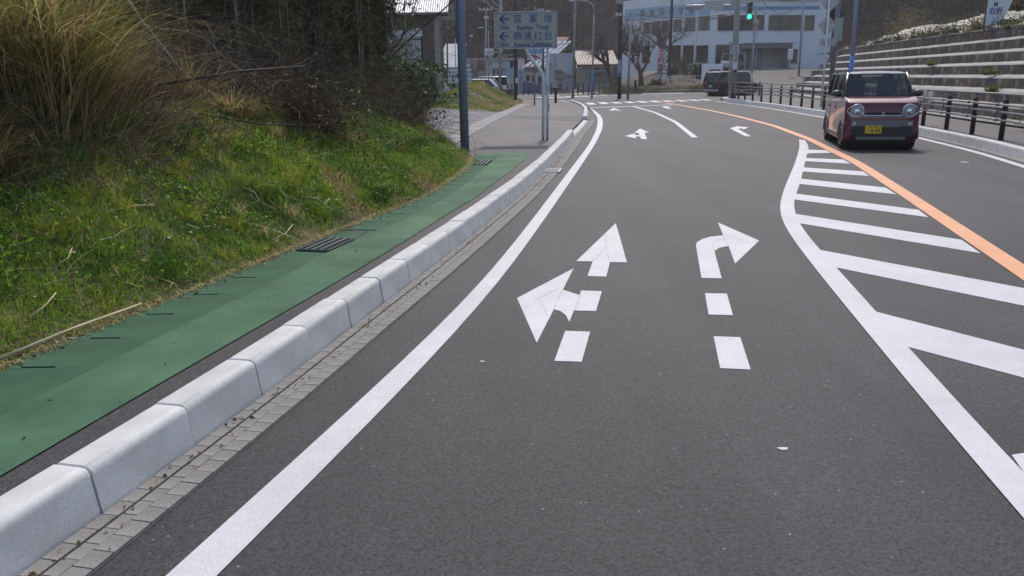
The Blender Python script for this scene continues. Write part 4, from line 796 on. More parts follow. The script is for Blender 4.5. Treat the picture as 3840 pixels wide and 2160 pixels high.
# ============================================================ vehicles
m_skytint = glassmat('car_glass', (.09, .11, .13), .5)  # bluish base colour stands in for sky reflected in the windscreen
m_glassd = pm('dark_glass', (.012, .014, .018), .06, var=.05, spec=.6)
m_sideglass = glassmat('side_glass', (.015, .017, .02), .85)
m_chrome = pm('chrome', (.75, .75, .77), .15, 1., var=.03)
m_alloy = pm('alloy', (.4, .4, .41), .35, .8, var=.05)
m_cladding = pm('grey_cladding', (.17, .17, .175), .55, var=.06)
m_plastic = pm('black_plastic', (.02, .02, .021), .55, var=.1)
m_red_lens = pm('red_lens', (.35, .012, .018), .15, var=.1)
m_seat = pm('seat_cloth', (.03, .03, .035), .85, var=.1)
def wheel(t, x, y_, r, wd, side):
    wnode = MB().lathe([(r * .62, -wd / 2), (r * .93, -wd / 2), (r, -wd / 2 + .03), (r, wd / 2 - .03), (r * .93, wd / 2), (r * .62, wd / 2)], n=28, axis='X').build('wheel', m_rubber, t, True)
    wnode.location = (x, y_, r)
    rim = MB().lathe([(r * .66, -.01), (r * .66, .02), (r * .60, .025), (r * .57, .0)], (side * (wd / 2 - .02), 0, 0), 28, 'X')
    rim.lathe([(.05, -.005), (.05, .02), (.03, .028)], (side * (wd / 2 - .03), 0, 0), 12, 'X')
    for k in range(5):
        a = 2 * math.pi * k / 5; c = Vector((side * (wd / 2 - .02), math.cos(a) * r * .34, math.sin(a) * r * .34)); M = Matrix.Rotation(a, 3, 'X')
        vs = [c + M @ Vector((i * .012, j * r * .27, kk * (.035 + .012 * j))) for kk in (-1, 1) for j in (-1, 1) for i in (-1, 1)]
        rim.add(vs, [(0, 2, 3, 1), (4, 5, 7, 6), (0, 1, 5, 4), (2, 6, 7, 3), (0, 4, 6, 2), (1, 3, 7, 5)])
    rim.build('rim', m_alloy, wnode, True)
    MB().lathe([(r * .56, -.004), (r * .56, .004)], (side * (wd / 2 - .07), 0, 0), 24, 'X').build('brake_disc', m_black, wnode)
def carbody(t, prof, W, axles, ra, mat, pinch=.05, zbot=.2):
    # prof: upper outline from rear bottom over the top to front bottom as (y, z); wheel arches cut into the lower edge
    out = list(prof)
    for ya in sorted(axles, reverse=True):
        for k in range(0, 13):
            a = math.pi * k / 12; out.append((ya + ra * math.cos(a), max(zbot, zbot + .06 + ra * .93 * math.sin(a)) if 0 < k < 12 else zbot))
    n = len(out); xs = [-W / 2, -W / 2 + .05, -W / 2 + .24, W / 2 - .24, W / 2 - .05, W / 2]; ymax = max(p[0] for p in out); ymin = min(p[0] for p in out); vs = []
    for k, x in enumerate(xs):
        s_ = {0: pinch * 2.0, 1: pinch * 1.1, 2: 0}[min(k, 5 - k)]; zi = .03 if k in (0, 5) else 0
        for (yy_, z) in out:
            e = max(0, (abs(yy_) - .72 * (ymax if yy_ > 0 else -ymin)) / (.28 * ymax)); zt = z - zi if z > .8 else z
            vs.append((x, yy_ - math.copysign(s_ * e * e, yy_), zt))
    fs = [(i * n + k, i * n + (k + 1) % n, (i + 1) * n + (k + 1) % n, (i + 1) * n + k) for i in range(5) for k in range(n)] + [tuple(range(n))[::-1], tuple(range(5 * n, 6 * n))]
    m = MB().add(vs, fs); me = m.mesh('body', True)
    bm = bmesh.new(); bm.from_mesh(me); bmesh.ops.recalc_face_normals(bm, faces=bm.faces); bm.to_mesh(me); bm.free()
    me.polygons.foreach_set('use_smooth', [True] * len(me.polygons))
    o = obj('body', me, mat, t); b = o.modifiers.new('bevel', 'BEVEL'); b.width = .022; b.segments = 2; b.limit_method = 'ANGLE'; b.angle_limit = rad(30)
    wn = o.modifiers.new('wn', 'WEIGHTED_NORMAL'); wn.keep_sharp = False
    for k, ya in enumerate(axles):    # dark liners inside the arches
        MB().lathe([(ra * .96, -W / 2 + .06), (ra * .96, W / 2 - .06)], (0, ya, zbot + .06), 20, 'X').build('wheel_well', m_black, t)
    return o
def cabin(t, yb, yt, zb, zt, wb, wt, rear_b, rear_t, mat_roof, mat_pillar, divs, glass, roof_h=.07, rake=.06):
    # yb/yt: windscreen foot and head; rear_b/rear_t: tailgate glass foot and head; divs: pillar positions along the side, as parts of the length
    B = lambda s_, u: Vector((s_ * wb, yb + (rear_b - yb) * u, zb)); T = lambda s_, u: Vector((s_ * wt, yt + (rear_t - yt) * u, zt))
    r = MB(); pr = []; n = 10
    secs = [(-wt - .02, 0), (-wt * .8, roof_h * .8), (0, roof_h), (wt * .8, roof_h * .8), (wt + .02, 0)]
    ylist = [(yt + .04, 0.0), (yt - .05, .75), (yt - .3, 1), (rear_t + .3, 1.0), (rear_t + .03, .8), (rear_t - .06, .05)]
    vs = []
    for y_, f in ylist:
        for x, h in secs: vs.append((x, y_, zt - .01 + h * f))
        for x, h in secs[::-1]: vs.append((x, y_, zt - .03))
    k = 10
    fs = [(i * k + j, i * k + (j + 1) % k, (i + 1) * k + (j + 1) % k, (i + 1) * k + j) for i in range(len(ylist) - 1) for j in range(k)] + [tuple(range(k)), tuple(range((len(ylist) - 1) * k, len(ylist) * k))[::-1]]
    r.add(vs, fs).build('roof', mat_roof, t, True)
    for s_ in (-1, 1):
        for j, u in enumerate([0] + list(divs) + [1]):
            w_ = .036 if j in (0, len(divs) + 1) else .022
            MB().tube([B(s_, u), (B(s_, u) + T(s_, u)) / 2 + Vector((s_ * .012, 0, 0)), T(s_, u)], w_, 6).build('pillar', mat_pillar, t, True)
        us = [0] + list(divs) + [1]
        for a, b in zip(us, us[1:]):
            q = [B(s_, a), B(s_, b), T(s_, b), T(s_, a)]; MB().add(q, [(0, 1, 2, 3)]).build('side_window', m_sideglass, t)
    for u, nm in ((0, 'windscreen'), (1, 'rear_window')):
        sg = 1 if u == 0 else -1; q = [B(-1, u), B(1, u), T(1, u), T(-1, u)]; c0 = (q[0] + q[1]) / 2 + Vector((0, sg * .05, 0)); c1 = (q[2] + q[3]) / 2 + Vector((0, sg * .04, 0))
        MB().add([q[0], c0, q[1], q[2], c1, q[3]], [(0, 1, 4, 5), (1, 2, 3, 4)]).build(nm, glass, t)
    MB().box((0, (yb + rear_b) / 2, zb - .06), (2 * wb - .1, abs(yb - rear_b) - .1, .06)).build('cabin_floor', m_seat, t)
    for s_ in (-1, 1):
        st = MB().box((s_ * wb * .5, yb - .95, zb + .12), (.42, .14, .5)); st.box((s_ * wb * .5, yb - .98, zb + .46), (.24, .1, .2)); st.build('seat', m_seat, t, bevel=.04)
def disc(t, name, c, r, mat, h=.02, axis='Y', n=20, prof=None):
    return MB().lathe(prof or [(r, 0), (r, h * .5), (r * .85, h), (r * .01, h * 1.1)], c, n, axis).build(name, mat, t, True)
# ---- red kei car
m_wine = pm('wine_paint', (.12, .003, .026), .35, .0, var=.06, coat=1., spec=.3)
m_roofb = pm('roof_black', (.025, .022, .022), .22, .2, var=.05, coat=.8)
car = thing('hatchback_car', 'dark red boxy kei car with black roof and yellow plate driving towards the camera', 'car', (8.32, 18.72, 0), math.pi - .245)
prof = [(-1.60, .25), (-1.68, .34), (-1.70, .60), (-1.68, 1.02), (-1.60, 1.09), (.98, 1.115), (1.30, 1.10), (1.48, 1.06), (1.60, .99), (1.66, .87), (1.68, .66), (1.68, .42), (1.64, .27), (1.58, .22)]
carbody(car, prof, 1.475, (1.21, -1.215), .345, m_wine)
cabin(car, .99, .62, 1.09, 1.60, .675, .60, -1.64, -1.48, m_roofb, m_roofb, (.36, .68), m_skytint, .065)
for x in (-.35, -.12, .12, .35): MB().box((x, -.45, 1.652), (.03, 1.5, .012)).build('roof_rib', m_roofb, car, bevel=.004)
for s_ in (-1, 1):
    for ya in (1.21, -1.215): wheel(car, s_ * .66, ya, .29, .165, s_)
    for ya in (1.21, -1.215):         # arch cladding
        m = MB(); vs = []; N_ = 16
        for k in range(N_ + 1):
            a = math.pi * k / N_; 
            for rr, xx in ((.335, .735), (.335, .755), (.415, .757), (.425, .735)): vs.append((s_ * xx, ya + rr * math.cos(a), .24 + rr * .97 * math.sin(a)))
        m.add(vs, [(i * 4 + q, i * 4 + (q + 1) % 4, i * 4 + 4 + (q + 1) % 4, i * 4 + 4 + q) for i in range(N_) for q in range(4)]).build('arch_cladding', m_cladding, car, True)
    MB().box((s_ * .735, 0, .27), (.035, 1.62, .1)).build('side_sill', m_cladding, car, bevel=.01)
    mi = MB().lathe([(.02, -.06), (.075, -.05), (.085, 0), (.07, .05), (.02, .065)], (0, 0, 0), 14, 'Y').build('mirror', m_roofb, car, True); mi.location = (s_ * .83, .86, 1.17); mi.scale = (1.25, 1, .95)
    MB().box((s_ * .74, .86, 1.12), (.12, .04, .03)).build('mirror_arm', m_plastic, car)
    for yy_, nm in ((.16, 'door'), (-.75, 'door')):
        MB().box((s_ * .7385, yy_, .64), (.004, .008, .74)).build('door_gap', m_black, car)
        MB().box((s_ * .752, yy_ - (.12 if yy_ > 0 else .1), .86), (.025, .15, .03)).build('door_handle', m_wine, car, bevel=.008)
    # headlight: round lamp with a bright teardrop surround drawn outwards
    hb = disc(car, 'headlight', (s_ * .515, 1.645, .83), .13, glassmat('lamp_glass%d' % s_, (.45, .47, .5), .8), .05)
    disc(car, 'headlight_bulb', (s_ * .515, 1.70, .82), .06, m_chrome, .012)
    ring = []
    for k in range(25):
        a = 2 * math.pi * k / 24; r_ = .132; x = math.cos(a) * r_; z = math.sin(a) * r_
        if x * s_ > 0: x *= 1 + .42 * max(0, math.cos(a * 1) * s_) ** 2
        ring.append(Vector((s_ * .515 + x, 1.688 - max(0, (abs(s_ * .515 + x) - .6)) * .5, .83 + z * (1 - .3 * max(0, x * s_ / .18) ** 2))))
    MB().tube(ring, .013, 6, False).build('lamp_surround', m_chrome, car, True)
    disc(car, 'fog_lamp', (s_ * .545, 1.70, .545), .052, m_alloy, .02)
    disc(car, 'fog_lamp_bezel', (s_ * .545, 1.692, .545), .066, m_plastic, .012)
gx = [(-.36, .735), (-.30, .80), (.30, .80), (.36, .735)]
MB().plate([(x, z) for x, z in gx], facing((0, 1.671, 0), (0, 1, 0)) @ Matrix.Scale(-1, 4, (1, 0, 0)), .02).build('grille', m_plastic, car)
MB().tube([(-.40, 1.685, .755), (-.37, 1.70, .725), (.37, 1.70, .725), (.40, 1.685, .755)], .011, 6).build('grille_trim', m_chrome, car, True)
MB().box((0, 1.69, .565), (1.22, .05, .13)).build('bumper_bar', m_cladding, car, bevel=.02)
MB().box((0, 1.70, .515), (.72, .05, .06)).build('bumper_step', m_cladding, car, bevel=.015)
MB().box((0, 1.685, .40), (1.2, .04, .22)).build('lower_bumper', m_plastic, car, bevel=.015)
MB().box((0, 1.69, .255), (.98, .06, .07)).build('skid_plate', m_cladding, car, bevel=.02)
pl_ = MB().box((.165, 1.735, .44), (.33, .012, .165)).build('number_plate', pm('yellow_plate', (.75, .52, .02), .5, var=.04), car, bevel=.004)
Mp = facing((.165, 1.742, .415), (0, 1, 0)); m_ink = pm('black_ink', (.02, .02, .022), .6, var=.05)
txt('6 59', .105, m_ink, pl_, Mp @ Matrix.Translation((.045, 0, 0)), ext=.001, bold=.002)
txt('・', .07, m_ink, pl_, Mp @ Matrix.Translation((-.075, 0, 0)), ext=.001)
txt('め', .04, m_ink, pl_, Mp @ Matrix.Translation((-.125, 0, 0)), ext=.001)
txt('袖ヶ浦580', .038, m_ink, pl_, Mp @ Matrix.Translation((.0, .072, 0)), ext=.001)
# badge in the grille
Z = [(-.042, .012), (.012, .045), (.042, .026), (.020, .012), (.008, .020), (-.008, .010), (.042, -.012), (-.012, -.045), (-.042, -.026), (-.020, -.012), (-.008, -.020), (.008, -.010)]
MB().plate([(x, y_) for x, y_ in [(-.042, .012), (.014, .046), (.042, .028), (.022, .014), (.010, .021), (-.012, .008), (.042, -.014), (-.014, -.046), (-.042, -.028), (-.022, -.014), (-.010, -.021), (.012, -.008)]], facing((0, 1.697, .768), (0, 1, 0)), .006).build('badge', m_chrome, car)
MB().tube([(-.62, 1.02, 1.125), (-.1, 1.04, 1.15)], .008, 5).build('wiper', m_plastic, car); MB().tube([(.0, 1.05, 1.13), (.5, 1.04, 1.15)], .008, 5).build('wiper', m_plastic, car)
MB().tube([(.18 + .15 * math.cos(a), .62 + .05 * math.sin(a), 1.10 + .14 * math.sin(a)) for a in np.linspace(0, 6.28, 17)], .012, 5, False).build('steering_wheel', m_black, car)
MB().box((0, .72, 1.02), (1.2, .4, .1)).build('dashboard', m_seat, car, bevel=.03)
MB().tube([(.35, -1.0, 1.66), (.38, -1.1, 1.82)], .006, 5).build('antenna', m_black, car)
MB().box((-.02, .62, 1.5), (.2, .02, .06)).build('mirror_inside', m_black, car)
MB().box((-.35, 1.02, 1.16), (.14, .004, .004)).build('sticker', m_white, car)
# ---- other vehicles
def simple_car(label, loc, rz, L, W, H, paint, kind, glass=m_glassd, roof=None, nm='parked_car', cat='car', lower=None):
    t = thing(nm, label, cat, loc, rz); h = L / 2; zb = H * .58; roof = roof or paint
    if kind == 'van': P = [(-h + .06, .28), (-h, .4), (-h, zb - .05), (-h + .04, zb), (h - .75, zb), (h - .25, zb - .12), (h - .04, zb * .78), (h, .5), (h - .08, .26)]; cb = (h - .72, h - 1.25, -h + .03, -h + .2)
    elif kind == 'box': P = [(-h + .03, .3), (-h, .4), (-h, zb), (h - .3, zb), (h - .04, zb - .25), (h, .5), (h - .05, .28)]; cb = (h - .3, h - .7, -h + .03, -h + .08)
    else: P = [(-h + .12, .24), (-h, .42), (-h + .02, zb - .12), (-h + .1, zb), (h - 1.05, zb), (h - .3, zb - .18), (h - .03, zb * .66), (h, .42), (h - .1, .22)]; cb = (h - 1.0, h - 1.75, -h + .1, -h + .62)
    ax = (h - .85, -h + .82); carbody(t, P, W, ax, .36, paint, .06)
    cabin(t, cb[0], cb[1], zb - .01, H - .07, W / 2 - .06, W / 2 - .16, cb[2], cb[3], roof, roof, (.35, .68), glass, .07)
    for s_ in (-1, 1):
        for ya in ax: wheel(t, s_ * (W / 2 - .1), ya, .31, .19, s_)
        MB().box((s_ * (W / 2 - .1), -h + .015, zb - .12), (.14, .06, .34)).build('tail_light', m_red_lens, t, bevel=.02)
        MB().box((s_ * (W / 2 - .22), h - .07, zb * .74), (.3, .08, .14)).build('headlight', m_alloy, t, bevel=.03)
        mm = MB().box((s_ * (W / 2 + .07), cb[0] - .25, zb + .06), (.18, .1, .13)).build('mirror', paint, t, bevel=.03)
    MB().box((0, -h + .0, .42), (W - .2, .08, .2)).build('rear_bumper', lower or paint, t, bevel=.03)
    MB().box((0, -h - .045, .75), (.34, .02, .17)).build('number_plate', m_white, t, bevel=.004)
    if lower:
        for s_ in (-1, 1): MB().box((s_ * W / 2, 0, .36), (.03, L - 2.6, .26)).build('side_skirt', lower, t, bevel=.01)
    return t
m_navy = pm('dark_car_paint', (.02, .024, .032), .25, .4, var=.05, coat=1.); m_silver = pm('silver_paint', (.42, .42, .42), .35, .6, var=.04, coat=.6); m_wcar = pm('white_car_paint', (.78, .79, .8), .3, var=.03, coat=.8)
v = simple_car('dark minivan with silver bumper turning beyond the right-hand fence', (17.45, 64.0, 0.0), -math.atan2(.84, .54), 4.5, 1.75, 1.86, m_navy, 'van', cat='van', nm='minivan', lower=m_silver)
q = AT(zC(500, 915), 96); simple_car('silver one-box van parked at the white building entrance', (q.x, q.y, q.z), rad(150), 4.3, 1.7, 1.95, m_silver, 'box', cat='van', nm='parked_van')
simple_car('white hatchback parked behind the corrugated warehouse corner', (-5.45, 46.2, .62), rad(96), 3.9, 1.69, 1.5, m_wcar, 'hatch')
q = AT(zA(1100, 1040), 64); simple_car('white car showing only its roof behind the grass mound', (q.x, q.y, q.z - 1.08), rad(75), 3.9, 1.65, 1.5, m_wcar, 'hatch')
q = AT(zA(1292, 1075), 68); simple_car('small white kei van right of the grass mound', (q.x, q.y, 0), rad(30), 3.3, 1.47, 1.75, m_wcar, 'box', cat='van', nm='parked_van')
# ============================================================ signs, lamp posts, poles
m_blue = pm('blue_pole_paint', (.19, .245, .34), .45, var=.1, scale=2, fine=.1, fscale=20)
m_blue2 = pm('bright_blue_paint', (.1, .24, .55), .5, var=.08); m_pgrey = pm('pole_grey', (.33, .34, .36), .5, .2, var=.1, scale=2)
m_signw = pm('sign_face', (.50, .52, .47), .6, var=.08, scale=2, stain=(3, (.8, .8, .78), .3)); m_navyink = pm('navy_letters', (.03, .075, .27), .6, var=.05); m_ltrail = pm('sign_post_paint', (.66, .74, .78), .4, .0, var=.08, scale=3)
m_wood = pm('dark_pole', (.05, .042, .045), .85, var=.2, scale=3); m_cpole = pm('concrete_pole', (.34, .33, .33), .8, var=.1, scale=2, fine=.12, fscale=30)
m_board = pm('white_board', (.72, .73, .76), .55, var=.04); m_redink = pm('red_letters', (.5, .04, .07), .6, var=.06)
# ---- blue pole on the left pavement
t = thing('blue_pole', 'tall blue steel pole standing at the end of the green footpath', 'pole', (-.96, 17.0, .1))
MB().tube([(0, 0, 0), (-.01, 0, 3), (-.02, 0, 7.5)], [.093, .09, .08], 20).build('shaft', m_blue, t, True)
MB().lathe([(.13, 0), (.13, .015), (.095, .03)], n=20).build('base_collar', m_walkdark, t)
# ---- direction sign
Ys = 19.9
t = thing('direction_sign', 'grey direction sign with blue arrows and Japanese place names on two posts', 'road sign', (0, 0, 0))
tl, br_ = AT(zA(1332, 152), Ys), AT(zA(2097, 590), Ys); cx, cz = (tl.x + br_.x) / 2, (tl.z + br_.z) / 2; wS, hS = br_.x - tl.x, tl.z - br_.z
bd = MB().box((cx, Ys, cz), (wS, .03, hS)).build('board', m_signw, t, bevel=.008)
fr = MB(); 
for a, b, c_, d_ in ((cx, cz + hS / 2 - .03, wS - .05, .008), (cx, cz - hS / 2 + .03, wS - .05, .008)): fr.box((a, Ys - .0165, b), (c_, .004, d_))
for sx in (-1, 1): fr.box((cx + sx * (wS / 2 - .028), Ys - .0165, cz), (.008, .004, hS - .06))
fr.build('border', m_navyink, bd)
rim = MB()
for sx in (-1, 1): rim.box((cx + sx * wS / 2, Ys, cz), (.03, .05, hS + .03)); rim.box((cx, Ys, cz + sx * hS / 2), (wS + .03, .05, .03))
rim.build('rim', m_steel, t)
def sp(ax, ay): q = AT(zA(ax, ay), Ys); return Vector((q.x, Ys - .018, q.z))
u = AT(zA(1000, 400), Ys); s_px = (AT(zA(1100, 400), Ys).x - u.x) / 100          # metres per picture unit
for ay in (238, 450):
    c = sp(1447, ay); k = s_px
    MB().plate([(-60 * k, 0), (-5 * k, 52 * k), (20 * k, 52 * k), (-20 * k, 12 * k), (60 * k, 12 * k), (60 * k, 4 * k), (-18 * k, 4 * k), (-18 * k, -4 * k), (60 * k, -4 * k), (60 * k, -12 * k), (-20 * k, -12 * k), (20 * k, -52 * k), (-5 * k, -52 * k)], facing(c), .003).build('arrow', m_navyink, bd)
def st_(s, ax, ay, size, sx=1., al='CENTER', bold=.0): txt(s, size * s_px, m_navyink, bd, facing(sp(ax, ay)), sx=sx, align=al, bold=bold)
for ch, ax in (('官', 1617), ('軍', 1808), ('塚', 1995)): st_(ch, ax, 240, 112)
for ch, ax in (('勝', 1617), ('浦', 1740), ('灯', 1867), ('台', 1995)): st_(ch, ax, 450, 112)
st_('Kangun  Tomb', 1805, 340, 78, .84, bold=.003); st_('Katsuura  Lighthouse', 1803, 552, 78, .70, bold=.003)
st_('1.5Km', 1445, 340, 62, .8, bold=.002); st_('2.3Km', 1443, 550, 62, .8, bold=.002)
pr = .037
pb = G(zQ(1803, 632), .1); pa = G(zQ(1745, 640), .1)
MB().tube([(pb[0], Ys + .06, .1), (sp(1992, 590).x, Ys + .06, cz + hS / 2 + .03)], pr, 12).build('straight_post', m_ltrail, t, True)
MB().tube([(pa[0], Ys + .02, .1), (sp(1938, 1100).x, Ys + .02, sp(1938, 1100).z), (sp(1933, 960).x, Ys + .03, sp(1933, 960).z), (sp(1915, 890).x, Ys + .03, sp(1915, 890).z), (sp(1870, 825).x, Ys + .04, sp(1870, 825).z), (sp(1775, 715).x, Ys + .05, sp(1775, 715).z), (sp(1737, 655).x, Ys + .06, sp(1737, 655).z), (sp(1722, 590).x, Ys + .06, sp(1722, 590).z), (sp(1722, 200).x, Ys + .06, sp(1722, 200).z)], pr, 12).build('bent_post', m_ltrail, t, True)
MB().tube([(sp(1992, 590).x, Ys + .06, .8), (sp(1992, 590).x, Ys + .06, .98)], pr + .003, 12).build('worn_band', m_steel, t)
for ch in (0,): txt('千葉県', .05, m_navyink, t, facing((pb[0], Ys + .018, 1.35)), vertical=True)
# ---- poles: (label, name, picture top, picture bottom, depth, radius, material)
def pole(label, top, bot, Y, r0, mat, base=0., name='utility_pole', cat='pole', r1=None, extra=None, overshoot=0.):
    b = AT(bot, Y); a = AT(top, Y); k = (a - b); z0 = base if base is not None else b.z
    d = k / max(.01, k.z); foot = b + d * (z0 - b.z); a = a + d * overshoot
    t = thing(name, label, cat, foot); MB().tube([(0, 0, 0), a - foot], [r0, r1 or r0 * .8], 12).build('shaft', mat, t, True); return t, foot, a
def arm(t, foot, c, ln, mat=None, dz=0, nm='crossarm', n_ins=3):
    c = c - foot; x = MB().box(c + Vector((0, -.12, dz)), (ln, .08, .09)).build(nm, mat or m_steel, t)
    for i in range(n_ins):
        MB().lathe([(.03, 0), (.05, .05), (.03, .08), (.05, .1), (.02, .14)], c + Vector((-ln / 2 + .1 + (ln - .2) * i / max(1, n_ins - 1), -.12, dz + .045)), 8).build('insulator', m_board, x)
tops = []
t, f, a = pole('grey utility pole with crossarm left of the direction sign', zA(1228, 110), zA(1220, 1030), 72, .085, m_cpole); arm(t, f, AT(zA(1222, 122), 72), 1.2, n_ins=4); arm(t, f, AT(zA(1230, 228), 72), .5); tops.append(AT(zA(1222, 125), 72)); 
MB().box(AT(zA(1165, 340), 72) - f, (.5, .08, .07)).build('lamp_bracket', m_board, t)
t, f, a = pole('thin grey pole carrying a flat control cabinet', zA(1256, 380), zA(1258, 1040), 62, .05, m_pgrey); MB().box(AT(zA(1285, 745), 61.8) - f, (.3, .18, .7)).build('cabinet', m_pgrey, t, bevel=.03)
t, f, a = pole('pale signal mast behind the left half of the direction sign', zA(1410, 0), zA(1398, 1100), 56, .105, m_pgrey, overshoot=2); arm(t, f, AT(zA(1330, 645), 56), 1.15, m_steel, n_ins=2); MB().box(AT(zA(1490, 678), 56) - f, (.95, .04, .04)).build('signal_arm', m_steel, t)
sg = MB().box(AT(zA(1545, 790), 56) - f, (.22, .2, .5)).build('signal_back', m_plastic, t, bevel=.03)
MB().tube([AT(zA(1545, 680), 56) - f, AT(zA(1545, 750), 56) - f], .02, 6).build('hanger', m_steel, t); MB().box(AT(zA(1440, 760), 55.8) - f, (.14, .2, .5)).build('pedestrian_signal', m_pgrey, t, bevel=.03)
MB().box(AT(zA(1265, 640), 56) - f, (.62, .04, .43)).build('sign_panel', m_board, t)
tops.append(AT(zA(1400, 30), 56))
t, f, a = pole('dark timber-like pole in front of the far crossing', zA(1590, 560), zA(1590, 1240), 49.5, .095, m_wood, r1=.09, overshoot=6); MB().box(AT(zA(1605, 995), 49.3) - f, (.16, .03, .3)).build('notice', m_board, t); tops.append(a)
t, f, a = pole('thin red-brown post on the pavement corner', zA(1827, 790), zA(1825, 1300), 45, .045, pm('rust_post', (.3, .19, .16), .7, var=.15), .1, name='steel_post', overshoot=3)
t, f, a = pole('dark pole right behind the direction sign', zA(1930, 0), zA(1930, 1100), 66, .1, m_wood, overshoot=3); arm(t, f, AT(zA(1900, 138), 66), .6); tops.append(AT(zA(1920, 130), 66))
q = AT(zA(1830, 632), 65.5); MB().box(q - f, (1.2, .05, .42)).build('sign_panel', m_board, t); MB().box(q - f + Vector((0, -.03, 0)), (1.12, .02, .28)).build('sign_field', m_blue2, t); txt('（海抜 約4.3m）', .2, m_board, t, facing(q - f + Vector((0, -.045, 0))), sx=.75)
q2 = AT(zA(1830, 702), 65.5); MB().box(q2 - f, (1.2, .05, .47)).build('arrow_panel', m_board, t); MB().plate([(-.36, .12), (-.26, .24), (-.25, .17), (.38, -.02), (.35, -.14), (-.28, .05), (-.3, .0)], facing(q2 - f + Vector((0, -.05, 0))), .03).build('arrow', m_redink, t)
t, f, a = pole('black slim pole right of the warehouse', zA(683, 200), zA(700, 820), 75, .075, m_black, base=0); tops.append(a); t, f, a = pole('dark pole with crossarm behind the parked hatchback', zA(742, 235), zA(752, 820), 78, .08, m_wood); arm(t, f, AT(zA(735, 245), 78), .6); tops.append(a)
t, f, a = pole('pale slim pole left of the blue pole', zA(845, 480), zA(852, 850), 76, .05, m_cpole); t, f, a = pole('slim brown pole behind the white notice board', zA(1048, 440), zA(1055, 900), 80, .05, m_wood); arm(t, f, AT(zA(1046, 450), 80), .35, n_ins=2)
t, f, a = pole('grey-brown utility pole left of the curved street lamp', zB(187, 0), zB(160, 1110), 64, .11, m_cpole, overshoot=3); tops.append(a)
t, f, a = pole('dark utility pole in front of the white building left edge', zB(745, 0), zB(733, 1130), 60, .145, m_wood, r1=.125, overshoot=3); MB().box(AT(zB(735, 15), 59.7) - f, (.46, .35, .4)).build('transformer', m_pgrey, t, bevel=.05); tops.append(a); arm(t, f, AT(zB(720, 190), 60), .5)
q = AT(zB(733, 840), 59.8); pln = MB().box(q - f, (.25, .03, 1.14)).build('plate', pm('plate_blue', (.32, .45, .55), .5), t); txt('しんきん会', .19, m_navyink, pln, facing(q - f + Vector((0, -.018, .08))), vertical=True, lead=.95, sx=.9)
MB().box(AT(zB(733, 918), 59.77) - f, (.2, .03, .14)).build('plate_foot', m_black, t)
t, f, a = pole('steel pole with a pedestrian signal between the bare trees', zB(880, 165), zB(840, 1140), 58, .085, m_pgrey, r1=.075); MB().box(AT(zB(905, 662), 58) - f, (.48, .04, .04)).build('arm', m_steel, t); s_ = MB().box(AT(zB(937, 750), 57.8) - f, (.22, .2, .56)).build('pedestrian_signal', m_pgrey, t, bevel=.04); MB().box(AT(zB(928, 725), 57.68) - f, (.08, .03, .11)).build('red_lamp', pm('red_lamp', (.5, .07, .08), .4, emit=.25), t)
t, f, a = pole('utility pole in front of the white building windows', zB(1383, 0), zB(1350, 900), 82, .15, m_wood, r1=.13, base=.2, overshoot=3); arm(t, f, AT(zB(1440, 92), 82), .85); tops.append(a)
# curved street lamp
t, f, a = pole('curved grey street lamp with blue lower shaft', zB(420, 180), zB(395, 1120), 62, .07, m_pgrey, name='street_lamp', cat='street lamp', r1=.055)
MB().tube([AT(zB(*p), 62) - f for p in ((420, 185), (422, 110), (405, 65), (355, 25), (290, 5), (130, -2))], .05, 8).build('lamp_arm', m_pgrey, t, True); MB().box(AT(zB(145, 8), 62) - f, (.4, .2, .12)).build('lamp_head', m_board, t, bevel=.05)
MB().tube([(0, 0, 0), (AT(zB(402, 870), 62) - f) * 1.0], [.078, .074], 12).build('blue_sleeve', m_blue2, t, True)
# ---- right corner: signal mast
t, f, a = pole('thick concrete signal mast at the right pavement corner', zC(575, 0), zC(512, 1275), 50.5, .195, m_cpole, .15, name='signal_mast', r1=.165, overshoot=1.5); tops.append(a)
MB().tube([AT(zC(480, 560), 50.3) - f, AT(zC(463, 1270), 50.3) - f], .05, 8).build('conduit', m_steel, t)
MB().box(AT(zC(483, 600), 50.2) - f, (.14, .2, .58)).build('signal_box', m_pgrey, t, bevel=.03); MB().box(AT(zC(520, 60), 50.1) - f, (.28, .25, .6)).build('control_box', m_pgrey, t, bevel=.03)
MB().tube([AT(zC(545, 68), 50.5) - f, AT(zC(0, 66), 50.5) - f], .035, 8).build('sign_arm', m_steel, t); MB().tube([AT(zC(545, 80), 50.5) - f, AT(zC(0, 80), 50.5) - f], .025, 8).build('sign_arm', m_steel, t)
MB().box(AT(zC(272, 68), 50.3) - f, (1.12, .06, .52)).build('sign_back', m_steel, t); MB().box(AT(zC(10, 92), 50.3) - f, (1.05, .3, .26)).build('lamp_head', m_pgrey, t, bevel=.08)
q = AT(zC(545, 765), 50.22); pb_ = MB().box(q - f, (.29, .03, 1.58)).build('name_board', m_board, t); txt('白井園', .27, m_ink, pb_, facing(q - f + Vector((0, -.018, .18))), vertical=True, lead=.98, bold=.004); MB().plate([(-.1, 0), (0, .08), (.1, 0), (0, -.08)], facing(q - f + Vector((0, -.018, .66))), .004).build('emblem', m_ink, pb_); MB().box(q - f + Vector((0, -.02, -.7)), (.25, .01, .17)).build('board_foot', pm('dark_green', (.02, .06, .05), .6), pb_)
MB().tube([AT(zC(585, 598), 50.5) - f, AT(zC(750, 598), 50.5) - f], .02, 6).build('stay', m_steel, t)
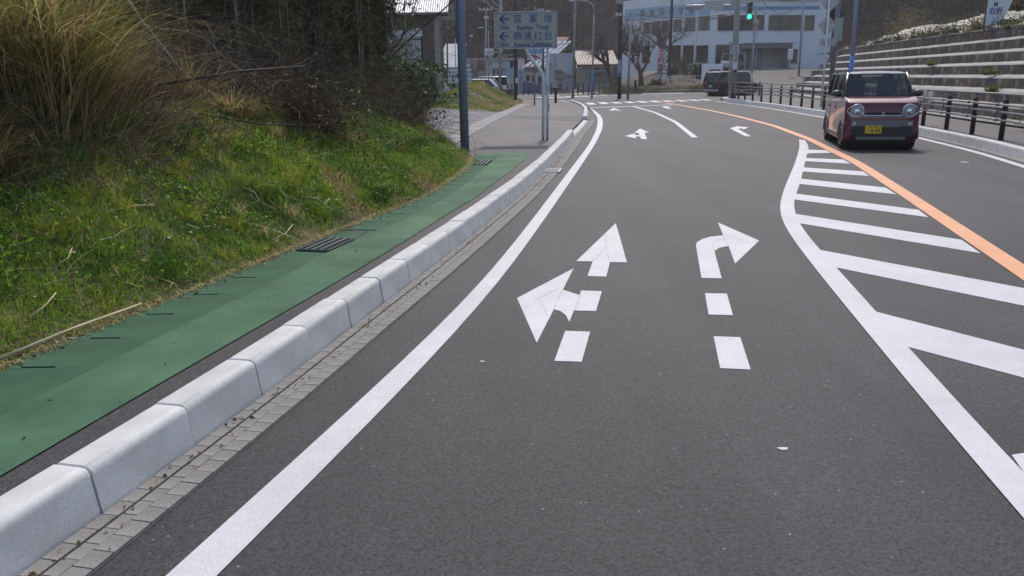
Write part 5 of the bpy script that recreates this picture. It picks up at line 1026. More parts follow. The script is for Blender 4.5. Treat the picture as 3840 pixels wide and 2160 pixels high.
# traffic signal
t2 = thing('traffic_signal', 'three-lamp vertical traffic signal showing green beside the mast', 'traffic signal', AT(zC(722, 140), 50.2))
m_sig = pm('signal_housing', (.30, .33, .33), .5, var=.05); MB().box((0, 0, 0), (.37, .16, 1.06)).build('housing', m_sig, t2, bevel=.07, seg=4)
for i, (nm, z_) in enumerate((('off_lamp', .35), ('off_lamp', .02), ('green_lamp', -.33))):
    mt = pm('lamp_dark%d' % i, (.03, .045, .05), .3) if i < 2 else pm('green_lamp', (.03, .75, .42), .4, var=.0, emit=1.6)
    l_ = MB().lathe([(.145, 0), (.145, -.02), (.1, -.035), (.01, -.04)], (0, -.082, z_), 20, 'Y').build(nm, mt, t2, True)
    vs = []
    for k in range(15):
        an = math.pi * (-.15 + 1.3 * k / 14); vs += [(.155 * math.cos(an), -.08, z_ + .155 * math.sin(an)), (.155 * math.cos(an), -.27 + .05 * abs(math.cos(an)), z_ + .15 * math.sin(an))]
    MB().add(vs, [(2 * k, 2 * k + 1, 2 * k + 3, 2 * k + 2) for k in range(14)]).build('visor', m_sig, l_)
for dz in (.46, -.43): MB().tube([(-.55, .1, dz), (-.1, .02, dz)], .022, 6).build('bracket', m_steel, t2)
t, f, a = pole('grey steel pole with a small red signal right of the traffic signal', zC(812, 70), zC(748, 1060), 58, .085, m_pgrey, r1=.075); MB().box(AT(zC(812, 300), 57.8) - f, (.36, .25, .36)).build('signal_head', m_pgrey, t, bevel=.05); MB().tube([AT(zC(*p), 58) - f for p in ((822, 340), (826, 420), (815, 490), (770, 505))], .03, 6).build('conduit', m_steel, t, True); MB().box(AT(zC(800, 300), 57.66) - f, (.03, .03, .2)).build('red_lamp', MATS['red_lamp'], t); MB().box(AT(zC(810, 108), 57.8) - f, (.3, .2, .3)).build('cable_clamp', m_steel, t); MB().box(AT(zC(757, 1000), 57.8) - f, (.17, .03, .56)).build('poster', m_board, t)
t, f, a = pole('grey pole in front of the white building with camera arms', zC(1425, 20), zC(1385, 640), 84, .11, m_pgrey, base=1.2, overshoot=2); MB().tube([AT(zC(1400, 558), 84) - f, AT(zC(1220, 550), 84) - f], .03, 6).build('arm', m_steel, t); MB().box(AT(zC(1255, 705), 83.5) - f, (.52, .25, 1.02)).build('signal_back', m_board, t, bevel=.08)
# white post with diamond warning signs seen from behind
t, f, a = pole('white steel post with diamond warning signs seen from behind', zC(1762, 0), zC(1668, 1200), 36, .05, m_board, .17, name='sign_post', cat='road sign', overshoot=.8)
for (cx_, cy_, r_, mt) in ((1730, 330, .58, m_steel), (1765, 25, .58, m_steel)):
    c = AT(zC(cx_, cy_), 36.1) - f; MB().plate([(-r_ * .72, 0), (0, r_ * .78), (r_ * .72, 0), (0, -r_ * .78)], facing(c), .012).build('diamond_sign', mt, t)
MB().box(AT(zC(1745, 545), 36.1) - f, (.75, .012, .28)).build('plate_sign', m_steel, t)
for z_ in (85, 265, 405, 510, 595): MB().box(AT(zC(1745, z_), 36) - f, (.5, .04, .03)).build('clamp', m_steel, t)
t, f, a = pole('dark steel pole carrying a grey-green cabinet on the right pavement', zC(1885, 0), zC(1795, 950), 38, .12, pm('steel_dark', (.17, .18, .2), .5, .3), .17, overshoot=1.5); MB().box(AT(zC(1878, 385), 37.75) - f, (.3, .22, 1.0)).build('cabinet', pm('cabinet_green', (.3, .36, .34), .5), t, bevel=.02); tops.append(a)
MB().plate([(-.42, 0), (0, .5), (.42, 0), (0, -.5)], facing(AT(zC(1830, 175), 38.3) - f), .012).build('dark_diamond_sign', m_plastic, t)
t, f, a = pole('tall blue-grey lamp post with bright blue base behind the red car', zE(592, 0), zE(545, 660), 34, .088, pm('bluegrey', (.22, .25, .33), .45, .2), .17, name='lamp_post', cat='street lamp', overshoot=2)
MB().tube([(0, 0, 0), AT(zE(557, 470), 34) - f], [.097, .094], 14).build('blue_sleeve', m_blue2, t, True)
# tall board above the wall
q = AT(zU(2100, 260), 29); t = thing('advert_board', 'tall white advert board with blue letters above the wall at the upper right', 'sign', (q.x, 29, ZT))
def ub(x, y_): p = AT(zU(x, y_), 29); return (p.x - q.x, p.z - ZT)
MB().plate([ub(2085, 320), ub(2290, 290), ub(2345, 190), ub(2440, -10), ub(2520, -160), ub(2160, -160), ub(2128, 0)], facing((0, 0, 0)), .03).build('board', m_board, t)
MB().tube([(ub(2080, 380)[0], .0, ub(2080, 380)[1] - .2), (ub(2150, -160)[0], 0, ub(2150, -160)[1])], .035, 6).build('red_edge_post', pm('rust_red', (.2, .06, .05), .7), t)
for s_, x, y_, sz in (('M', 2225, 55, .2), ('右折', 2225, 140, .25), ('00', 2235, -25, .22)): c = ub(x, y_); txt(s_, sz, m_navyink, t, facing((c[0], -.034, c[1])), sx=.95, bold=.006)
# ---- bollards on the corners
bo = MB().lathe([(.075, 0), (.075, .66), (.085, .665), (.085, .7), (.06, .76), (.02, .8)], n=12).mesh('bollard', True); bo.materials.append(m_steeld)
for p, Y, lb in ((zA(2087, 1270), 0, 'dark bollard on the left pavement corner by the crossing'), (zB(928, 1165), 0, 'dark bollard across the junction in front of the bare trees'), (zC(850, 1240), 0, 'dark bollard behind the right guard fence')):
    g_ = G(p, .1 if 'left' in lb else 0); MB  # placed on the ground
    o = thing('bollard', lb, 'bollard', (g_[0], g_[1], .09 if 'left' in lb else 0)); k_ = max(1, g_[1] / 52); c_ = obj('post', bo, None, o); c_.scale = (k_, k_, 1.15 * k_)
# ---- overhead wires
m_wire = pm('wire', (.035, .035, .038), .6)
def wire(label, a, b, sag, r=.018):
    a, b = Vector(a), Vector(b); P = [a.lerp(b, u) - Vector((0, 0, sag * 4 * u * (1 - u))) for u in np.linspace(0, 1, 13)]
    MB().tube(P, r, 4).build('overhead_wire', m_wire, None, label=label, cat='wire', group='overhead wires at the junction')
A_ = lambda x, y_, Y: AT(zA(x, y_), Y); B_ = lambda x, y_, Y: AT(zB(x, y_), Y); C_ = lambda x, y_, Y: AT(zC(x, y_), Y)
for i, (a, b, sg_, lb) in enumerate([(A_(640, 610, 75), A_(1330, 590, 62), .6, 'long wire sagging behind the blue pole'), (A_(960, 530, 70), A_(1340, 555, 62), .25, 'pale wire right of the blue pole'), (A_(1240, 250, 72), A_(1340, 350, 60), .3, 'short wire from the crossarm pole down to the sign'), (A_(1240, 290, 72), A_(1340, 390, 60), .3, 'lower short wire from the crossarm pole'), (A_(1215, 0, 66), A_(1400, 130, 56), .15, 'thick bundled wire entering from the top left of the sign'), (A_(1300, 0, 66), A_(1450, 110, 56), .1, 'second bundled wire above the sign'),
                                     (A_(2000, 150, 66), B_(90, 0, 60), .1, 'upper wire right of the direction sign'), (A_(1930, 140, 66), B_(120, 20, 60), .15, 'wire from the dark pole to the street lamp'), (A_(2100, 545, 62), B_(740, 215, 60), .5, 'long wire rising to the dark utility pole'), (B_(0, 110, 64), B_(745, 40, 60), .3, 'wire crossing in front of the dark hill'), (B_(0, 385, 64), B_(735, 225, 60), .35, 'middle wire under the street lamp arm'), (B_(740, 190, 60), B_(1350, 0, 70), .5, 'wire from dark pole up to the right'), (B_(740, 215, 60), B_(1520, 0, 72), .7, 'lower wire from dark pole up to the right'), (B_(860, 170, 58), B_(2140, 165, 50.5), .25, 'wire to the signal mast along the white building'), (B_(1000, 230, 60), B_(2200, 170, 50.5), .35, 'lower wire along the white building'),
                                     (C_(880, -5, 52), C_(1400, 10, 80), 1.0, 'wire looping right of the traffic signal'), (C_(830, 125, 58), C_(1420, 20, 82), .7, 'wire from the red signal pole to the right pole'), (C_(0, 245, 55), C_(690, 140, 52), .15, 'thin wire behind the signal mast'), (A_(760, 250, 78), A_(1150, 120, 72), .4, 'thin wire high above the hatchback'), (A_(1100, 580, 72), A_(1340, 578, 60), .05, 'straight wire at the lower sign edge')]):
    wire(lb, a, b, sg_, .02 if 'bundled' not in lb else .05)

# paving joint across the right-hand lanes
P = [Vector((*G(z8(*c)), .0015)) for c in ((1560, 262), (1800, 330), (2050, 425), (2330, 560), (2520, 690), (2576, 715))]
jm = MB()
for a, b in zip(P, P[1:]):
    for k_ in range(6):
        u0, u1 = a.lerp(b, k_ / 6), a.lerp(b, (k_ + 1) / 6); n_ = Vector((-(b - a).y, (b - a).x, 0)).normalized() * random.uniform(.008, .018); jm.add([u0 - n_, u1 - n_, u1 + n_, u0 + n_], [(0, 1, 2, 3)])
jm.build('paving_joint', m_walkdark, road)
# ============================================================ buildings
def bwin(t, M, x0, x1, z0, z1, glass, frame, nm='window', nmull=1, deep=.05):
    f = MB(); w_, h_ = x1 - x0, z1 - z0; b = .05 if w_ < 2 else .08
    pane = MB().add([M @ Vector(p) for p in ((x0, z0, .02), (x1, z0, .02), (x1, z1, .02), (x0, z1, .02))], [(0, 1, 2, 3)]).build(nm, glass, t)
    def bar(a0, a1, c0, c1): f.add([M @ Vector((x, y_, z_)) for z_ in (0, deep) for (x, y_) in ((a0, c0), (a1, c0), (a1, c1), (a0, c1))], [(0, 3, 2, 1), (4, 5, 6, 7), (0, 1, 5, 4), (1, 2, 6, 5), (2, 3, 7, 6), (3, 0, 4, 7)])
    bar(x0 - b, x1 + b, z0 - b, z0); bar(x0 - b, x1 + b, z1, z1 + b); bar(x0 - b, x0, z0, z1); bar(x1, x1 + b, z0, z1)
    for i in range(nmull): c = x0 + w_ * (i + 1) / (nmull + 1); bar(c - b / 2, c + b / 2, z0, z1)
    f.build('frame', frame, pane)
    return pane
m_wglass = pm('window_glass', (.03, .035, .045), .08, var=.2, scale=.8); m_wframe = pm('window_frame', (.08, .075, .075), .5); m_wwhite = pm('white_frame', (.6, .6, .62), .5)
m_tan = pm('curtained_glass', (.38, .34, .27), .25, var=.2, scale=1.2)
# ---- corrugated warehouse
Yw = 41.0
c0, ce = AT(zA(640, 1215), Yw), AT(zA(640, 175), Yw); xr = c0.x + .05; zb_ = .45; ze = ce.z
t = thing('warehouse', 'brown corrugated metal warehouse with roller shutter beyond the bamboo', 'warehouse', (xr, Yw, 0))
W_, Dp = 5.7, 3.6
shx1 = AT(zA(338, 900), Yw).x - xr; shx0 = shx1 - 3.4; shz1 = AT(zA(338, 525), Yw).z
m_corr = pm('corrugated_wall', (.17, .135, .12), .6, .25, var=.15, scale=1.2, stain=(1.5, (.7, .68, .66), .2)); m_croof = pm('corrugated_roof', (.33, .35, .39), .45, .3, var=.08)
def corr(m, x0, x1, z0, z1, y_=0., pitch=.16, dep=.035):
    n = int((x1 - x0) / pitch * 4); vs = []
    for i in range(n + 1):
        x = x0 + (x1 - x0) * i / n; d = (0, dep, dep, 0)[i % 4]; vs += [(x, y_ - d, z0), (x, y_ - d, z1)]
    m.add(vs, [(2 * i, 2 * i + 2, 2 * i + 3, 2 * i + 1) for i in range(n)])
m = MB(); corr(m, shx1 + .45, -.1, zb_ - .3, ze); corr(m, -W_, shx0 - .3, zb_ - .3, ze); corr(m, shx0 - .3, shx1 + .45, shz1 + .55, ze); m.build('front_wall', m_corr, t)
MB().box((-W_ / 2, Dp / 2 + .1, ze / 2), (W_ - .1, Dp, ze - .1)).build('inner_wall', m_corr, t)
MB().box((-.02, -.05, (ze + zb_) / 2 - .1), (.24, .2, ze - zb_ + .3)).build('corner_post', pm('post_conc', (.33, .29, .27), .8, var=.12), t)
f = MB(); f.box((shx1 + .2, -.06, (zb_ + shz1) / 2), (.4, .14, shz1 - zb_ + .2)); f.box((shx0 - .2, -.06, (zb_ + shz1) / 2), (.4, .14, shz1 - zb_ + .2)); f.box(((shx0 + shx1) / 2, -.062, shz1 + .38), (4.2, .144, .4)); f.build('shutter_surround', pm('surround', (.45, .45, .46), .7, var=.12, scale=2), t)
sh = MB().box(((shx0 + shx1) / 2, .0, (zb_ + shz1) / 2), (3.42, .04, shz1 - zb_ + .2)).build('roller_shutter', pm('shutter', (.34, .29, .25), .5, .1, var=.08), t)
MB().box(((shx0 + shx1) / 2, -.03, shz1 + .02), (3.4, .12, .34)).build('shutter_box', pm('shutter_box', (.24, .19, .16), .6), sh)
z_ = zb_
while z_ < shz1 - .2: MB().box(((shx0 + shx1) / 2, -.028, z_), (3.38, .022, .06)).build('slat', MATS['shutter'], sh, bevel=.008); z_ += .085
MB().box((AT(zA(380, 405), Yw).x - xr, -.12, AT(zA(380, 405), Yw).z), (.5, .2, .38)).build('outdoor_lamp', m_board, t, bevel=.05)
rx = AT(zA(755, 165), Yw - .5).x - xr; m = MB(); n = int((rx + W_ + .4) / .11); vs = []
for i in range(n * 2 + 1):
    x = -W_ - .4 + (rx + W_ + .4) * i / (n * 2); d = .025 * (i % 2); vs += [(x, -.55, ze + .05 + d), (x, 2.3, ze + 1.75 + d)]
m.add(vs, [(2 * i, 2 * i + 2, 2 * i + 3, 2 * i + 1) for i in range(n * 2)]).build('roof', m_croof, t)
vs = [(x - .0, 2.3 + (2.3 - y_), z2) for (x, y_, z2) in vs]; MB().add(vs, [(2 * i, 2 * i + 1, 2 * i + 3, 2 * i + 2) for i in range(n * 2)]).build('roof', m_croof, t)
MB().tube([(-W_, -.58, ze + .0), (rx, -.58, ze + .0)], .07, 8).build('rain_gutter', pm('gutter_paint', (.14, .14, .15), .5), t); MB().box(((rx - W_) / 2, -.3, ze - .06), (W_ + rx, .5, .05)).build('eave_soffit', m_wood, t)
MB().box((rx - .02, .85, ze + .88), (.05, 3.35, .12), 0, math.atan2(1.7, 2.85)).build('rake_trim', m_croof, t)
# ---- notice board in front of the hatchback's rear
Yn = 51.; a, b = AT(zA(752, 855), Yn), AT(zA(1050, 1022), Yn); cx, cz = (a.x + b.x) / 2, (a.z + b.z) / 2; t = thing('notice_board', 'white notice board with dark Japanese lettering behind the blue pole', 'sign', (cx, Yn, 0))
bd = MB().box((0, 0, cz), (b.x - a.x, .06, a.z - b.z)).build('board', m_board, t, bevel=.01)
for sx in (-.55, .62): MB().box((sx * (b.x - a.x) / 2, .06, cz / 2 + .2), (.09, .07, cz + .2)).build('leg', m_steel, t)
def nb(ax, ay): p = AT(zA(ax, ay), Yn); return facing((p.x - cx, -.033, p.z))
k = (AT(zA(1000, 900), Yn).x - AT(zA(900, 900), Yn).x) / 100
txt('公益財団法人日本武道館', 32 * k, m_ink, bd, nb(912, 893), sx=.75); txt('日本武道館研修センター', 50 * k, m_ink, bd, nb(880, 948), sx=.62, bold=.006); txt('TEL0470-', 26 * k, m_ink, bd, nb(815, 998), sx=.85)
MB().plate([(-26 * k, -5 * k), (26 * k, -5 * k), (26 * k, 5 * k), (-26 * k, 5 * k)], nb(998, 997), .004).build('red_bar', m_redink, bd); MB().lathe([(11 * k, 0), (11 * k, -.004), (6 * k, -.006)], nb(783, 895).translation, 12, 'Y').build('emblem', m_ink, bd)
# ---- far row of houses
def block(label, ax0, ax1, ay, Y, dep, mat, fn=zA, nm='house', zb=0., cat='house'):
    a, b = AT(fn(ax0, ay), Y), AT(fn(ax1, ay), Y); w_ = b.x - a.x; h_ = a.z - zb; t = thing(nm, label, cat, ((a.x + b.x) / 2, Y, zb))
    MB().box((0, dep / 2, h_ / 2), (w_, dep, h_)).build('wall', mat, t); k = (AT(fn(ax0 + 100, ay), Y).x - a.x) / 100
    M = facing((0, 0, 0)); 
    def R(x0, x1, y1, y0): q = AT(fn(x0, y0), Y); r = AT(fn(x1, y1), Y); return (q.x - t.location.x, r.x - t.location.x, q.z - zb, r.z - zb)
    return t, M, R, w_, h_, k
def bs(M, r, d=.02): # slab on facade
    m = MB(); x0, x1, z0, z1 = r; m.add([M @ Vector((x, z_, q)) for q in (0, d) for (x, z_) in ((x0, z0), (x1, z0), (x1, z1), (x0, z1))], [(0, 3, 2, 1), (4, 5, 6, 7), (0, 1, 5, 4), (1, 2, 6, 5), (2, 3, 7, 6), (3, 0, 4, 7)]); return m
m_pink = pm('pink_wall', (.40, .29, .29), .8, var=.1, scale=.5, fine=.1); m_cream = pm('cream_wall', (.5, .47, .45), .8, var=.1, scale=.4, stain=(.6, (.75, .73, .7), .25)); m_paleb = pm('pale_blue_wall', (.42, .47, .55), .8, var=.06, scale=.4); m_wht = pm('white_wall', (.6, .6, .61), .8, var=.06, scale=.4, stain=(.5, (.85, .85, .84), .25)); m_brick = pm('rust_roof', (.27, .16, .14), .8, var=.15)
m_roofgrey = pm('grey_roof', (.22, .22, .23), .6, var=.15)
t, M, R, w_, h_, k = block('low shed with ribbed grey roof behind the hatchback', 600, 870, 830, 93, 6, m_roofgrey, nm='shed', cat='shed')
n = 26; vs = []
for i in range(n + 1): x = -w_ / 2 + w_ * i / n; vs += [(x, -.3, h_ - .1), (x + 1.0, 4, h_ + 2.6)]
m = MB(); 
for i in range(0, n): m.add([Vector(vs[2 * i]), Vector(vs[2 * i + 2]), Vector(vs[2 * i + 3]), Vector(vs[2 * i + 1])], [(0, 1, 2, 3)])
m.build('roof', m_roofgrey, t)
for i in range(0, n, 1): MB().tube([Vector(vs[2 * i]) + Vector((0, 0, .06)), Vector(vs[2 * i + 1]) + Vector((0, 0, .06))], .035, 5).build('roof_rib', m_board, t)
t, M, R, w_, h_, k = block('pink building with red striped corrugated corner', 940, 1215, 720, 90, 8, m_cream)
bs(M, R(940, 1120, 725, 858), .3).build('upper_wall', m_pink, t)
m = MB(); x0, x1, z0, z1 = R(1120, 1207, 728, 858); 
for i in range(7): MB().add([M @ Vector(p) for p in ((x0 + (x1 - x0) * (i + .0) / 7, z0, .32), (x0 + (x1 - x0) * (i + .55) / 7, z0, .40), (x0 + (x1 - x0) * (i + .55) / 7, z1, .40), (x0 + (x1 - x0) * i / 7, z1, .32))], [(0, 1, 2, 3)]).build('red_rib', pm('red_rib%d' % i, (.36, .15, .16), .7), t)
bs(M, (x0, x1, z0, z1), .3).build('striped_wall', m_pink, t); bwin(t, M, *R(1072, 1125, 870, 960), m_wglass, m_wwhite, nmull=2)
bs(M, R(985, 1025, 790, 825), .34).build('shop_sign', m_board, t)
t, M, R, w_, h_, k = block('pale flat-roofed building with pale blue front, left of the sign posts', 1212, 1700, 725, 86, 7, m_wht)
bs(M, R(1210, 1705, 718, 745), .35).build('parapet', m_cream, t); bs(M, R(1430, 1600, 760, 950), .12).build('blue_front', m_paleb, t)
for r in ((1318, 1330, 860, 940), (1372, 1382, 860, 945), (1430, 1442, 860, 945)): bwin(t, M, *R(*r), m_wglass, m_wframe, nmull=0)
bs(M, R(1298, 1460, 845, 856), .5).build('awning', m_roofgrey, t); bs(M, R(1250, 1430, 940, 1070), .05).build('lower_wall', m_cream, t); bs(M, R(1345, 1500, 690, 722), .1).build('roof_hut', m_brick, t)
# shop pylon signs
for (x0, x1, y0, y1, c, s, lb) in ((1605, 1622, 730, 830, m_redink, None, 'red and white vertical shop banner left of the sign posts'), (1632, 1668, 745, 862, m_board, 'れすと', 'white upright shop sign with dark brushed letters')):
    Y = 82; a, b = AT(zA(x0, y0), Y), AT(zA(x1, y1), Y); t = thing('shop_sign', lb, 'sign', ((a.x + b.x) / 2, Y, 0)); q = MB().box((0, 0, (a.z + b.z) / 2), (b.x - a.x, .2, a.z - b.z)).build('panel', c, t)
    MB().tube([(0, .15, 0), (0, .15, a.z)], .05, 8).build('pylon', m_blue, t)
    if s: MB().tube([(.05 * math.sin(k_ * 1.9), -.11, a.z - .12 - k_ * .1) for k_ in range(8)], [.02, .012, .022, .01, .02, .012, .02, .008], 5).build('brush_mark', m_ink, q); MB().box((0, 0, b.z - .2), (b.x - a.x, .2, .3)).build('lower_panel', m_blue, t); dd = MB().lathe([(.16, 0), (.16, -.05)], (.05, -.05, b.z - .75), 20, 'Y').build('round_panel', m_blue2, t)
t, M, R, w_, h_, k = block('white house with brown lean-to roof behind the bent sign post', 1690, 1990, 850, 84, 6, m_wht)
q0 = R(1690, 1990, 740, 855); zr0 = R(0, 0, 0, 855)[2]; 
m = MB().add([(-w_ / 2 - .5, -.5, zr0 - .1), (w_ / 2 + .2, -.5, zr0 + .1), (w_ / 2 + .2, 4.5, zr0 + 3.2), (-w_ / 2 + 5, 4.5, zr0 + 3.1)], [(0, 1, 2, 3)]).build('roof', m_brick, t)
for fx_ in (.12, .4, .68, .92): MB().tube([(-w_ / 2 + w_ * fx_ * .8, -.45, zr0 + .02), (-w_ / 2 + 3.2 + w_ * fx_ * .8, 3.6, zr0 + 2.6)], .16, 4).build('roof_batten', m_board, t)
bs(M, R(1690, 1990, 848, 872), .4).build('eave', m_brick, t)
for r in ((1728, 1760, 930, 1000), (1797, 1820, 938, 1020), (1873, 1918, 948, 1030)): bwin(t, M, *R(*r), m_wglass, m_wframe, nmull=0)
q = AT(zA(1690, 995), 82); r_ = AT(zA(1900, 1110), 82); MB().add([(q.x, 82, q.z), (AT(zA(1815, 1030), 82)), (r_.x, 82, AT(zA(1900, 1045), 82).z), (r_.x, 82, -.02), (q.x, 82, -.02), (q.x, 82.2, q.z), (r_.x, 82.2, AT(zA(1900, 1045), 82).z), (r_.x, 82.2, -.02), (q.x, 82.2, -.02)], [(0, 4, 3, 2, 1), (0, 1, 2, 6, 5), (5, 6, 7, 8), (2, 3, 7, 6), (0, 5, 8, 4)]).build('blue_fence_panel', pm('blue_sheet', (.05, .085, .2), .6, var=.1), None, label='dark blue sheet fence in front of the white house', cat='fence')
t, M, R, w_, h_, k = block('white two-storey block with a small wooden bay and vertical signboard', 1985, 2295, 660, 84, 9, m_wht)
bs(M, R(2230, 2297, 662, 925), .06).build('grey_side', m_paleb, t); bs(M, R(2078, 2200, 898, 978), .5).build('wooden_bay', pm('bay_wood', (.27, .22, .19), .8), t); bs(M, R(2075, 2170, 865, 885), .5).build('bay_roof', m_brick, t); bs(M, R(2220, 2300, 925, 938), .3).build('garage_lintel', m_roofgrey, t); bs(M, R(2250, 2298, 942, 1110), .05).build('garage_door', m_pgrey, t); bs(M, R(2082, 2086, 668, 820), .12).build('down_pipe', m_roofgrey, t); bwin(t, M, *R(2130, 2150, 1045, 1065), m_wglass, m_wframe, nmull=0); bs(M, R(2015, 2240, 1080, 1112), .3).build('plinth', m_concdark, t)
x0, x1, z0, z1 = R(2165, 2222, 935, 1112); bs(M, (x0, x1, z0, z1), .4).build('signboard', m_blue, t); bs(M, (x0 + .05, x1 - .12, z0 + .05, z1 - .05), .43).build('sign_face', m_board, t); txt('矢部学習塾', .3, m_ink, t, facing(((x0 + x1 - .07) / 2, -.45, (z0 + z1) / 2)), vertical=True, lead=.95)
MB().tube([AT(zA(2190, 655), 84) - t.location, AT(zA(2190, 605), 84) - t.location], .02, 6).build('mirror_stem', m_steel, t); MB().lathe([(.13, 0), (.13, -.04), (.05, -.07)], AT(zA(2190, 605), 83.9) - t.location, 14, 'Y').build('traffic_mirror', m_steel, t)
# tiled house
t, M, R, w_, h_, k = block('cream house with glinting tiled roof beside the bare trees', 262, 655, 820, 86, 6, m_cream, zB)
zr1 = R(0, 0, 0, 662)[2]; zr0 = h_; m_tile = pm('roof_tile', (.17, .12, .105), .5, var=.3, scale=3, spec=.3); ro = MB().add([(-w_ / 2 - .6, -.6, zr0 - .1), (w_ / 2 + .6, -.6, zr0 - .1), (w_ / 2 + .2, 4.2, zr1), (-w_ / 2 - .1, 4.2, zr1)], [(0, 1, 2, 3)]).build('roof', m_roofgrey, t)
tm = MB().add([(-.17, 0, .0), (-.09, 0, .07), (.09, 0, .07), (.17, 0, .0), (-.17, .48, .03), (-.09, .48, .10), (.09, .48, .10), (.17, .48, .03)], [(0, 1, 5, 4), (1, 2, 6, 5), (2, 3, 7, 6), (0, 3, 2, 1)]).mesh('tile'); tm.materials.append(m_tile)
for j in range(10):
    for i in range(27):
        u = (i + .5 * (j % 2) * .3 + .5) / 27; o = obj('tile', tm, None, ro, loc=(-w_ / 2 - .5 + (w_ + 1) * u, -.58 + j * .48, zr0 - .03 + (zr1 - zr0 + .1) * j / 10)); o.rotation_euler = (math.atan2(zr1 - zr0, 4.8), 0, 0); o.scale = ((w_ + 1) / 27 / .34, 1.25, 3.2)
bs(M, R(360, 640, 905, 1035), .06).build('barn_door', pm('barn', (.24, .2, .18), .85, var=.15), t); bs(M, R(355, 560, 880, 893), .6).build('door_canopy', m_roofgrey, t); bs(M, R(320, 345, 935, 980), .2).build('meter_box', m_roofgrey, t)
# ---- white office building
P0 = Vector((25.4, 100.)); P1 = Vector((15.3, 111.)); P2 = Vector((39.3, 100.6)); ZB, ZR = 1.9, 11.2
t = thing('office_building', 'white two-storey building with blue stripe and dark window bands', 'building', (P0.x, P0.y, ZB))
m_face = pm('shade_blue_render', (.82, .84, .88), .75, var=.04, scale=.3); m_left = pm('white_render', (.9, .9, .9), .75, var=.04, scale=.3); m_stripe = pm('stripe_blue', (.12, .32, .55), .6); m_stripel = pm('stripe_light', (.42, .58, .72), .6)  # right face bluer and darker than the left: its shade put into the colour
def wallp(a, b, mat, nm):
    return MB().prism([a, b, b + Vector((.8, 14)), a + Vector((.8, 14))] if False else [a, b, b + (Vector((0, 9))), a + Vector((0, 9))], 0, ZR - ZB)
O2 = P0; pl1 = [Vector((0, 0)), P1 - O2, P1 - O2 + Vector((9, 6)), Vector((8, 12))]; MB().prism(pl1, -2.2, ZR - ZB).build('left_wing', m_left, t)
pl2 = [Vector((.02, .01)), P2 - O2, P2 - O2 + Vector((0, 12)), Vector((4, 12))]; MB().prism(pl2, -2.2, ZR - ZB + .02).build('right_wing', m_face, t)
def fmat(a, b):  # facade frame from a to b seen from the camera side: x along, y up, z out
    d = (b - a).normalized(); n_ = Vector((d.y, -d.x)); 
    if n_.y > 0: n_ = -n_
    M = Matrix(((d.x, 0, n_.x, a.x - O2.x), (d.y, 0, n_.y, a.y - O2.y), (0, 1, 0, 0), (0, 0, 0, 1))); return M
MR = fmat(P0, P2); ML = fmat(P1, P0)
def onf(p, a, b):                     # picture point -> (along, height) on a facade
    d = (b - a).normalized(); n_ = Vector((-d.y, d.x)); r_ = ray(*p); tt = n_.dot(a) / n_.dot(Vector((r_.x, r_.y))); q = Vector((r_.x * tt, r_.y * tt)); return (q - a).dot(d), CH + r_.z * tt - ZB
def RR(x0, x1, y1, y0, fn=zC, a=P0, b=P2): p = onf(fn(x0, y0), a, b); q = onf(fn(x1, y1), a, b); return p[0], q[0], p[1], q[1]
RL = lambda *r: RR(*r, fn=zB, a=P1, b=P0)
bs(MR, RR(262, 1635, 76, 135), .06).build('blue_stripe', m_stripe, t)
bs(MR, RR(255, 1650, -30, 12), .4).build('parapet_cap', m_left, t)
[bs(MR, RR(1115 + 28 * i_, 1132 + 28 * i_, -14, 6), .45).build('roof_letter', pm('purple_letter%d' % i_, (.25, .14, .2), .6), t) for i_ in range(8)]
for r, nmull in (((318, 908, 203, 388), 3), ((978, 1408, 203, 385), 2), ((1440, 1560, 203, 385), 0), ((285, 478, 582, 825), 2)): bwin(t, MR, *RR(*r), m_wglass, m_wframe, nmull=nmull, deep=.15)
bs(MR, RR(595, 1183, 640, 882), .03).build('porch_wall', pm('porch_wall', (.32, .32, .33), .8), t); bs(MR, RR(585, 1188, 560, 640), 2.4).build('porch_canopy', pm('porch_canopy', (.15, .15, .16), .8), t); bwin(t, MR, *RR(785, 880, 640, 880), m_wglass, m_wframe, nm='door', nmull=1); bwin(t, MR, *RR(640, 715, 655, 875), m_wglass, m_wframe, nm='door', nmull=0)
for x in ((1130, 1180), (715, 745)): bs(MR, RR(x[0], x[1], 630, 885), 2.3).build('porch_column', m_pgrey, t)
bs(MR, RR(680, 1185, 885, 925), 3.0).build('porch_step', m_conc, t); bwin(t, MR, *RR(1255, 1345, 640, 815), m_wglass, m_wframe, nmull=0)
for r in ((1718, 1848, 206, 372), (1552, 1678, 224, 384), (1408, 1518, 240, 392), (1268, 1345, 255, 400), (1145, 1245, 268, 405), (1045, 1125, 280, 408)): bwin(t, ML, *RL(*r), m_tan, m_wframe, nmull=3, deep=.12)
for r in ((1688, 1828, 562, 770), (1528, 1650, 562, 775), (1378, 1490, 562, 775), (1240, 1340, 565, 775), (1010, 1110, 568, 775), (890, 980, 570, 775)): bwin(t, ML, *RL(*r), m_wglass, m_wframe, nmull=3, deep=.12)
for x in (1690, 1525, 1380, 1255, 1135, 1030, 995): bs(ML, RL(x - 9, x + 9, 130, 790), .3).build('pilaster', m_left, t)
p, q = onf(zB(805, 190), P1, P0), onf(zB(1860, 110), P1, P0); bs(ML, (p[0], q[0], p[1] - .75, p[1] + .75), .05).build('light_stripe', m_stripel, t)
for i in range(6): a, z_ = onf(zB(1010 + 120 * i, 205 - 10 * i), P1, P0); bs(ML, (a, a + .4, z_, z_ + .8), .4).build('wall_lamp', m_steel, t)
rl_ = MB(); xa, xb = onf(zB(1030, 130), P1, P0)[0], onf(zB(1240, 100), P1, P0)[0]
